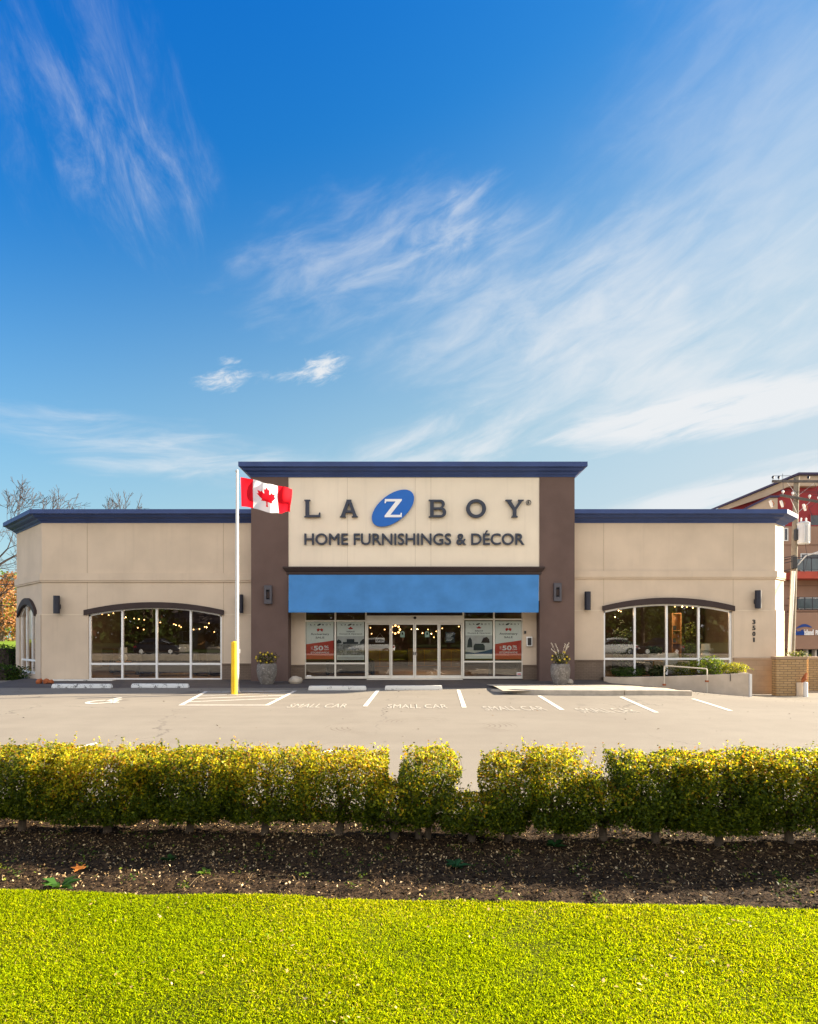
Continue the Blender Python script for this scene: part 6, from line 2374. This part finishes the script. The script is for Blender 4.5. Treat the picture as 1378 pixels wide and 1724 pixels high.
    seat(WX(1204, 25.9), 25.9, 1.0, 0.95, 1.12, 0.6, 'sofa pale', 'light green armchair at the right of the right window', 'armchair')
    seat(WX(1056, 25.8), 25.8, 0.95, 0.9, 1.15, 0.4, 'sofa dark', 'dark armchair at the left of the right window', 'armchair')
    seat(WX(1098, 27.0), 27.0, 2.2, 0.95, 0.9, 0.0, 'sofa dark', 'dark sofa deep behind the right window', 'sofa', True, 'sofa')

    def side_table(x, y, r, h, label):
        t_ = thing('side_table', label, 'table', (x, y, 0.075))
        MB().lathe([(r, h - .03), (r, h)], (x, y, 0.075), 20).build('table_top', 'warm wood', t_)
        MB().lathe([(r * .55, 0), (r * .5, .03), (.03, .05), (.03, h - .03)], (x, y, 0.075), 12).build('leg', 'warm wood', t_)

    def table_lamp(px, y, z0, z1, label, s=1.0):
        x = WX(px, y)
        t_ = thing('table_lamp', label, 'lamp', (x, y, z0))
        h = z1 - z0
        MB().lathe([(.09 * s, 0), (.17 * s, .12 * h), (.2 * s, .3 * h), (.12 * s, .5 * h), (.04 * s, .56 * h), (.02 * s, .66 * h)], (x, y, z0), 18).build('lamp_base', 'ceramic', t_, smooth=True)
        MB().lathe([(.19 * s, .58 * h), (.17 * s, h), (.165 * s, h), (.185 * s, .58 * h)], (x, y, z0), 20).build('lamp_shade', 'lampshade', t_, smooth=True)
    side_table(WX(1189, 25.2), 25.2, 0.3, 0.72, 'round wooden side table under the white lamp')
    table_lamp(1189, 25.2, 0.80, WZ(1084, 25.2), 'white table lamp behind the right bay of the right window', 0.95)
    side_table(WX(1101, 25.0), 25.0, 0.34, 0.70, 'round wooden side table under the potted fern')
    x, y = WX(1101, 25.0), 25.0
    t_ = thing('plant_bowl', 'pale round bowl holding a fern behind the right window', 'plant pot', (x, y, 0.775))
    MB().lathe([(.12, 0), (.2, .1), (.2, .2), (.16, .22), (.15, .18)], (x, y, 0.775), 20).build('bowl', 'ceramic', t_, smooth=True)
    plant(x, y, 0.97, 0.32, 0.34, 160, [(0.02, 0.06, 0.02), (0.04, 0.1, 0.04)], (.5, .5), 'dark fern in the pale bowl behind the right window', name='fern', leaf=0.15)
    plant(WX(1048, 25.2), 25.2, 0.5, 0.45, 1.75, 420, [(0.03, 0.06, 0.02), (0.10, 0.14, 0.08), (0.2, 0.25, 0.18)], (.4, .4, .2), 'tall leafy house plant in the left bay of the right window', name='house_plant', leaf=0.13)
    plant(WX(1165, 26.4), 26.4, 0.5, 0.42, 1.9, 420, [(0.05, 0.08, 0.02), (0.14, 0.18, 0.05)], (.5, .5), 'tall thin house plant in the third bay of the right window', name='house_plant', leaf=0.12)
    # bookshelf
    y = 27.5
    x0, x1 = WX(1132, y), WX(1148, y)
    t_ = thing('bookshelf', 'warm wooden bookshelf behind the third bay of the right window', 'bookshelf', ((x0 + x1) / 2, y, 0.075))
    mb = MB()
    mb.box(x0, x0 + .04, y, y + .35, .075, 2.75)
    mb.box(x1 - .04, x1, y, y + .35, .075, 2.75)
    mb.box(x0 + .04, x1 - .04, y + .32, y + .35, .075, 2.75)
    mb.build('case', 'warm wood', t_)
    for z in (.3, .85, 1.4, 1.95, 2.7):
        MB().box(x0 + .041, x1 - .041, y + .005, y + .318, z, z + .03).build('shelf', 'warm wood', t_)
    for i, (z, w) in enumerate(((1.432, .14), (1.982, .16))):
        o = MB().box(x0 + .08, x0 + .08 + w, y + .1, y + .2, z, z + .2).build('picture_frame', 'sofa dark')
        tag(o, ['small dark picture frame on the middle bookshelf board', 'small dark picture frame on the upper bookshelf board'][i], 'picture frame')
    # table lamps and a pale box behind the left window
    side_table(WX(208, 26.0), 26.0, 0.3, 0.6, 'round wooden side table behind the left bays of the left window')
    table_lamp(208, 26.0, 0.68, 1.25, 'dim table lamp behind the left bays of the left window', 0.8)
    o = MB().box(WX(302, 27.2), WX(320, 27.2), 27.2, 27.24, WZ(1098, 27.2), WZ(1085, 27.2)).build('price_board', 'sofa pale')
    tag(o, 'pale square board above the dark sofa in the left window', 'board')
    # warm wall shelves deep in the room
    for i, (px, y, w) in enumerate(((640, 33.5, 1.4), (715, 34.5, 1.8), (170, 34.0, 1.4), (760, 33.0, 1.0))):
        x = WX(px, y)
        t_ = thing('wall_cabinet', ['warm wooden cabinet deep behind the left door', 'broad wooden cabinet deep behind the right middle door', 'wooden cabinet deep behind the left bay of the left window', 'narrow wooden cabinet deep behind the rightmost door'][i], 'cabinet', (x, y, .075))
        MB().box(x - w / 2, x + w / 2, y, y + .5, .075, 1.05).build('case', 'warm wood', t_, bevel=0.01)
        for s in (-1, 1):
            MB().box(x + s * w / 4 - w / 4 + .02, x + s * w / 4 + w / 4 - .02, y - .02, y - .002, .14, 1.0).build('door', 'interior floor', t_)


interior()


# ================================================================== CARS ACROSS THE LAWN (mirrored in the glass)
def car(x, y, paint, label, heading=1):
    t_ = thing('parked_car', label, 'car', (x, y, -0.02))
    L, Wd = 4.4, 1.76

    def loft(secs, name, mat, bevel=0.0):
        """secs: list of (x, half width, z list) going along the car"""
        mb = MB()
        V, fs = [], []
        n = None
        for (sx, pts) in secs:
            n = len(pts)
            for (yy, zz) in pts:
                V.append((x + heading * sx, y + yy, zz))
        for i in range(len(secs) - 1):
            for j in range(n):
                a, b = i * n + j, i * n + (j + 1) % n
                fs.append((a, b, b + n, a + n))
        fs.append(tuple(range(n - 1, -1, -1)))
        e = (len(secs) - 1) * n
        fs.append(tuple(range(e, e + n)))
        return mb.faces(V, fs).build(name, mat, t_, smooth=True, bevel=bevel)

    def sec(hw, z0, z1, tuck=0.9):
        return [(-hw * .92, z0), (hw * .92, z0), (hw, z0 + .15), (hw, (z0 + z1) * .55), (hw * tuck, z1), (-hw * tuck, z1), (-hw, (z0 + z1) * .55), (-hw, z0 + .15)]
    b = .88
    loft([(-2.2, sec(b * .82, .32, .72)), (-2.1, sec(b * .93, .22, .90)), (-1.5, sec(b, .18, .98)), (-.5, sec(b, .18, .98)), (.8, sec(b, .18, .95)), (1.6, sec(b * .97, .18, .82)), (2.1, sec(b * .88, .24, .70)), (2.25, sec(b * .74, .32, .58))], 'body', paint)
    loft([(-1.75, sec(b * .86, .93, .97)), (-1.2, sec(b * .82, .93, 1.38, .86)), (-.4, sec(b * .80, .93, 1.46, .86)), (.35, sec(b * .80, .93, 1.40, .86)), (1.15, sec(b * .86, .91, .96))], 'cabin', 'car glass')
    loft([(-1.22, sec(b * .72, 1.37, 1.41)), (-.4, sec(b * .70, 1.44, 1.485)), (.38, sec(b * .70, 1.38, 1.42))], 'roof', paint)
    for sx in (-1.38, 1.35):
        for sy in (-1, 1):
            mb = MB()
            c = Vector((x + heading * sx, y + sy * (b - .06), .31))
            mb.tube([c + Vector((0, -.1, 0)), c + Vector((0, .1, 0))], .32, 20)
            w = mb.build('wheel', 'tyre', t_, smooth=True)
            MB().tube([c + Vector((0, sy * .095, 0)), c + Vector((0, sy * .112, 0))], .2, 16).build('rim', 'aluminium', w)
    for sy in (-1, 1):
        MB().box(min(x - heading * 2.16, x - heading * 1.9), max(x - heading * 2.16, x - heading * 1.9), y + sy * .62 - .2, y + sy * .62 + .2, .68, .80).build('tail_light', 'tail light', t_, bevel=.02)
        MB().box(min(x + heading * 2.0, x + heading * 2.18), max(x + heading * 2.0, x + heading * 2.18), y + sy * .60 - .18, y + sy * .60 + .18, .56, .68).build('headlight', 'lampshade', t_, bevel=.02)


def cars():
    car(WX(626, 59), 48 - 59.4, 'car white', 'white car parked on the street, mirrored in the left doors', -1)
    car(WX(265, 59), 48 - 59.4, 'car dark', 'dark car parked on the street, mirrored in the left window', 1)
    car(WX(1035, 59), 48 - 59.4, 'car white', 'white car parked on the street, mirrored in the right window', -1)
    car(WX(1110, 59), 48 - 59.0, 'car dark', 'dark car parked on the street, mirrored in the right window', -1)


def house():
    x, y = -25.0, -30.0
    t_ = thing('house', 'beige house across the street, mirrored in the left window', 'house', (x, y, 0))
    MB().box(x - 4.5, x + 4.5, y - 4, y, 0, 3.4).build('wall', 'house wall', t_)
    mb = MB()
    mb.faces([(x - 5.1, y + .5, 3.35), (x + 5.1, y + .5, 3.35), (x + 5.1, y - 4.5, 3.35), (x - 5.1, y - 4.5, 3.35), (x - 5.1, y - 2, 5.6), (x + 5.1, y - 2, 5.6)], [(0, 1, 5, 4), (2, 3, 4, 5), (0, 4, 3), (1, 2, 5), (3, 2, 1, 0)])
    mb.build('roof', 'house roof', t_)
    for wx in (-2.6, 0.4, 2.8):
        w = MB().box(x + wx - .7, x + wx + .7, y + .003, y + .06, 1.0, 2.4).build('window', 'white plastic', t_)
        MB().box(x + wx - .6, x + wx + .6, y + .062, y + .08, 1.1, 2.3).build('pane', 'dark window', w)
    MB().box(x - 1.4, x - .5, y + .003, y + .06, 0, 2.1).build('door', 'warm wood', t_)


cars()
house()


# ================================================================== UTILITY POLE AND WIRES
def utility_pole():
    y = 32.0
    m = y / F
    B = Vector((WX(1331, y), y, -0.9))
    T = W(1342, 803, y)
    at = lambda py: B.lerp(T, (WZ(py, y) - B.z) / (T.z - B.z))
    t_ = thing('utility_pole', 'leaning weathered wooden utility pole with crossarms at the right edge', 'utility pole', B)
    MB().tube([B, at(1000), T], [0.17, 0.155, 0.125], 14).build('pole', 'grey wood', t_, smooth=True)
    c0, c1 = at(1150) + Vector((-.17, -.10, 0)), at(962) + Vector((-.10, -.14, 0))
    MB().tube([c0, c1], 0.085, 10).build('conduit', 'white plastic', t_, smooth=True)
    # crossarms: nearly square to the view, running back a little
    arms = []
    for py, half, wpx in ((812, 1.32, 'arm wood'), (841, 1.25, 'arm wood')):
        c = at(py) + Vector((0.12, -.2, 0))
        d = Vector((1, -.35 if py < 830 else .25, -.09)).normalized()
        a, b = c - d * half, c + d * half
        MB().bar(a, b, .10, .12).build('crossarm', wpx, t_, bevel=.008)
        arms.append((a, b))
        for s in (-1, 1):
            MB().bar(c + d * (s * .62) + Vector((0, .02, -.05)), at(py + 24) + Vector((0, -.13, 0)), .03, .012).build('brace', 'transformer grey', t_)
    ins = []
    for k, (a, b) in enumerate(arms):
        for f in ((.02, .12, .62, .82, .98) if k == 0 else (.06, .30, .72, .95)):
            p = a.lerp(b, f) + Vector((0, 0, .06))
            MB().lathe([(.015, 0), (.015, .08), (.055, .09), (.05, .13), (.07, .14), (.05, .2), (.02, .22), (.001, .225)], p, 10).build('insulator', 'lamp black' if k == 0 else 'white plastic', t_, smooth=True)
            ins.append(p + Vector((0, 0, .22)))
    # fuse cut-outs, pale tilted barrels
    for (px, py) in ((1299, 848), (1317, 848), (1355, 854)):
        p = W(px, py, y - .25)
        MB().tube([p + Vector((-.06, 0, .16)), p + Vector((.0, 0, .0)), p + Vector((.05, 0, -.18))], [.06, .075, .05], 8).build('cutout', 'white plastic', t_, smooth=True)
        MB().tube([p + Vector((.05, 0, .15)), p + Vector((.14, -.03, 0)), p + Vector((.07, 0, -.17))], .018, 6).build('fuse', 'rust', t_)
    # transformer
    c = W(1353.5, 916, y - .28)
    tr = MB().lathe([(.25, 0), (.28, .03), (.28, 1.0), (.30, 1.02), (.30, 1.06), (.22, 1.12), (.001, 1.15)], c, 24).build('transformer', 'transformer grey', t_, smooth=True)
    for s in (-.12, .13):
        MB().lathe([(.05, 1.06), (.05, 1.12), (.035, 1.14), (.05, 1.2), (.035, 1.22), (.045, 1.28), (.01, 1.34)], c + Vector((s, 0, 0)), 10).build('bushing', 'white plastic', tr, smooth=True)
    MB().box(c.x - .42, c.x - .2, c.y - .02, c.y + .12, c.z + .2, c.z + .75).build('bracket', 'dark steel', tr)
    for s in (-.14, .0, .14):
        MB().box(c.x + s - .02, c.x + s + .02, c.y - .32, c.y - .27, c.z + .08, c.z + .92).build('fin', 'transformer grey', tr)
    # street lamp arm curving off to the right
    p = at(952) + Vector((.1, -.15, 0))
    MB().tube([p, p + Vector((.3, -.2, .45)), p + Vector((.8, -.4, .62)), p + Vector((1.7, -.6, .64)), p + Vector((2.4, -.7, .62))], [.035, .035, .035, .035, .05], 8).build('lamp_arm', 'transformer grey', t_, smooth=True)
    MB().box(at(948).x - .22, at(948).x + .02, y - .26, y - .1, WZ(958, y), WZ(938, y)).build('junction_box', 'dark steel', t_, bevel=.01)
    # wires
    def wire(pts, r, label, cat='wire'):
        q = []
        P = [Vector(p) for p in pts]
        for i in range(len(P) - 1):
            n = 14
            for k in range(n + (i == len(P) - 2)):
                f = k / n
                v = P[i].lerp(P[i + 1], f)
                v.z -= 4 * f * (1 - f) * (P[i + 1] - P[i]).length * .02
                q.append(v)
        tag(MB().tube(q, r, 5, caps=False).build('power_line', 'wire'), label, cat, 'wires on the utility pole')
    far = Vector((34, -13, 0))
    names = ['outermost wire from the upper crossarm, left tip', 'second wire from the left of the upper crossarm', 'wire right of the pole top on the upper crossarm', 'wire near the right end of the upper crossarm', 'rightmost wire of the upper crossarm']
    for i in range(5):
        wire([ins[i], ins[i] + far + Vector((0, 0, -.5))], .011, names[i])
    for i in range(5, 9):
        wire([ins[i] + Vector((0, 0, -.02)), ins[i] + far + Vector((3, 4, -1.2))], .010, ['leftmost wire of the lower crossarm', 'wire left of the pole on the lower crossarm', 'wire right of the pole on the lower crossarm', 'rightmost wire of the lower crossarm'][i - 5])
    # looping service drops towards the store's side wall
    side = RX1 + RS
    for i, (py, z, s) in enumerate(((936, 5.1, .03), (945, 4.8, .03), (958, 4.45, .03))):
        a = at(py) + Vector((-.1, -.15, 0))
        wire([a, (side + .02, 31.0 + i, z)], .02, ['upper black cable drooping from pole to the store side', 'middle black cable drooping from pole to the store side', 'lower black cable drooping from pole to the store side'][i], 'cable')
    for i, (py0, py1, dx) in enumerate(((800, 850, -.9), (812, 858, .7), (858, 885, .5), (900, 965, .25))):
        a, b = at(py0) + Vector((dx, -.3, 0)), at(py1) + Vector((dx * .3 + .25, -.35, 0))
        mid = a.lerp(b, .5) + Vector((dx * .5, -.1, -.25))
        wire([a, mid, b], .010, ['thin jumper wire left of the pole top', 'thin jumper wire right of the pole top', 'jumper wire dropping to the transformer top', 'jumper wire looping below the transformer'][i], 'jumper wire')


utility_pole()


# ================================================================== APARTMENT BLOCK BEHIND
def apartment():
    y = 50.0
    t_ = thing('apartment_building', 'tan and dark red apartment block with balconies behind the utility pole', 'apartment building', (WX(1400, y), y, -1))
    wm = lambda yy: (lambda u, v, w: Vector((WX(u, yy), yy - w, WZ(v, yy))))

    def panel(name, pts, yy, th, mat, parent=None):
        mb = MB()
        # pixel rows grow downwards, so flip to keep the outline counter-clockwise
        pts = [(u, v) for u, v in pts]
        P = [(WX(u, yy), WZ(v, yy)) for u, v in pts]
        mb.prism([P], lambda u, v, w: Vector((u, yy - w, v)), -th, 0.0)
        return mb.build(name, mat, parent or t_)
    # main volumes
    panel('wall', [(1262, 1180), (1600, 1180), (1600, 886), (1262, 886)], y, 14, 'apartment tan')
    panel('upper_wall', [(1232, 885.5), (1600, 885.5), (1600, 803), (1348, 803), (1232, 856)], y + .05, 12, 'apartment red')
    panel('gable', [(1200, 866), (1290, 836), (1331, 818), (1378, 818), (1378, 800), (1346, 800), (1200, 860)], y - .55, .55, 'apartment beige')
    # roof edge over the gable
    mb = MB()
    e = [Vector((WX(1190, y - .8), y - .8, WZ(863.5, y - .8))), Vector((WX(1346, y - .8), y - .8, WZ(798.5, y - .8))), Vector((WX(1620, y - .8), y - .8, WZ(799, y - .8)))]
    mb.v = []
    for i in range(2):
        a, b = e[i], e[i + 1]
        mb.faces([a, b, b + Vector((0, 13, 0)), a + Vector((0, 13, 0)), a + Vector((0, 0, .16)), b + Vector((0, 0, .16)), b + Vector((0, 13, .16)), a + Vector((0, 13, .16))],
                 [(0, 3, 2, 1), (4, 5, 6, 7), (0, 1, 5, 4), (2, 3, 7, 6), (3, 0, 4, 7), (1, 2, 6, 5)])
    mb.build('roof', 'roof edge', t_)
    # lower roof in front of the red wall, pale soffit with dark edge
    panel('porch_roof', [(1246, 862), (1310, 862), (1310, 838), (1296, 838)], y - 1.4, .8, 'apartment beige')
    mb = MB()
    a, b = W(1244, 862, y - 1.45), W(1297, 836, y - 1.45)
    c = W(1312, 836, y - 1.45)
    for p, q in ((a, b), (b, c)):
        mb.bar(p, q, .2, .14)
    mb.build('porch_edge', 'roof edge', t_)
    # joints across the wall
    for py in (917, 962, 986, 1019):
        MB().box(WX(1263, y), WX(1590, y), y - .05, y - .004, WZ(py + .9, y), WZ(py - .4, y)).build('wall_band', 'apartment tan deep', t_)

    def win(px0, px1, py0, py1, yy=None, frame='white plastic', bar=True):
        yy = y if yy is None else yy
        x0, x1, z0, z1 = WX(px0, yy), WX(px1, yy), WZ(py1, yy), WZ(py0, yy)
        mb = MB()
        f = .07
        mb.box(x0, x1, yy - .08, yy - .004, z0, z0 + f)
        mb.box(x0, x1, yy - .08, yy - .004, z1 - f, z1)
        mb.box(x0, x0 + f, yy - .078, yy - .004, z0 + f, z1 - f)
        mb.box(x1 - f, x1, yy - .078, yy - .004, z0 + f, z1 - f)
        if bar:
            xm = (x0 + x1) / 2
            mb.box(xm - .03, xm + .03, yy - .076, yy - .004, z0 + f, z1 - f)
        fr = mb.build('window', frame, t_)
        MB().box(x0 + f * .5, x1 - f * .5, yy - .04, yy - .006, z0 + f * .5, z1 - f * .5).build('pane', 'dark window', fr)
    win(1314, 1327, 889, 911)
    win(1363, 1396, 866, 886, y + .05, 'apartment red')
    win(1402, 1440, 866, 886, y + .05, 'apartment red')
    win(1346, 1400, 1006, 1026, bar=True)
    win(1348, 1410, 932, 962)
    win(1286, 1304, 1050, 1090)
    win(1420, 1470, 1006, 1026)
    win(1425, 1480, 932, 962)
    # balconies
    for (px0, px1, pt, pb, slab, mat, yy) in ((1341, 1460, 938, 961, 974, 'red slab', y - 1.6), (1343, 1460, 1005, 1026, 1030, 'apartment tan deep', y - 1.3)):
        b = MB().box(WX(px0, yy), WX(px1, yy), yy, y - .004, WZ(slab, yy), WZ(pb + 1, yy)).build('balcony', mat, t_, bevel=.02)
        mb = MB()
        x0, x1 = WX(px0 + 1, yy), WX(px1 - 1, yy)
        zt, zb = WZ(pt, yy), WZ(pb + 1, yy)
        mb.box(x0, x1, yy + .05, yy + .1, zt - .05, zt)
        n = int((x1 - x0) / .55)
        for i in range(n + 1):
            xx = x0 + (x1 - x0) * i / n
            mb.box(xx - .02, xx + .02, yy + .055, yy + .095, zb, zt - .05)
        mb.box(x0, x0 + .05, yy + .1, y - .01, zt - .05, zt)
        mb.build('railing', 'wire', b)
        MB().box(x0 + .03, x1 - .03, yy + .07, yy + .08, zb + .12, zt - .14).build('railing_glass', 'railing glass', b)
    # sign panel with its lettering
    ysn = y - 1.32
    sp = MB().box(WX(1336, ysn), WX(1480, ysn), ysn, y - .01, WZ(1093, ysn), WZ(1031, ysn)).build('sign_panel', 'apartment tan', t_)
    mp = lambda u, v, w: Vector((WX(u, ysn), ysn - w, WZ(v, ysn)))
    mb = MB()
    put_text(mb, 'South', mp, 1338, 1353.5, 1069.5, 1060, .01, .10, .03)
    mb.build('lettering', 'sign blue', sp)
    mb = MB()
    put_text(mb, 'Island', mp, 1354, 1369.5, 1069.5, 1060, .01, .10, .02)
    put_text(mb, 'PHARMACY', mp, 1373, 1404, 1069.5, 1061, .01, .10, .02)
    mb.build('lettering', 'white letter', sp)
    mb = MB()
    for i in range(14):
        f = i / 13
        u = 1342 + 24 * f
        v = 1057.5 - 4.5 * sin(pi * f * .9)
        w_ = .10 + .16 * sin(pi * f)
        x, z = WX(u, ysn), WZ(v, ysn)
        mb.box(x - .03, x + .03, ysn - .05, ysn - .01, z - w_ * .4, z + w_ * .4)
    mb.build('emblem', 'sign blue', sp)
    # ground floor: pale posts and openings below the sign
    for px in (1352, 1366, 1380, 1400):
        MB().box(WX(px, y), WX(px + 3, y), y - .5, y - .1, -1, WZ(1093.5, y)).build('post', 'white plastic', t_)
    MB().box(WX(1349, y), WX(1420, y), y - .06, y - .005, WZ(1125, y), WZ(1094, y)).build('shop_opening', 'dark window', t_)


apartment()
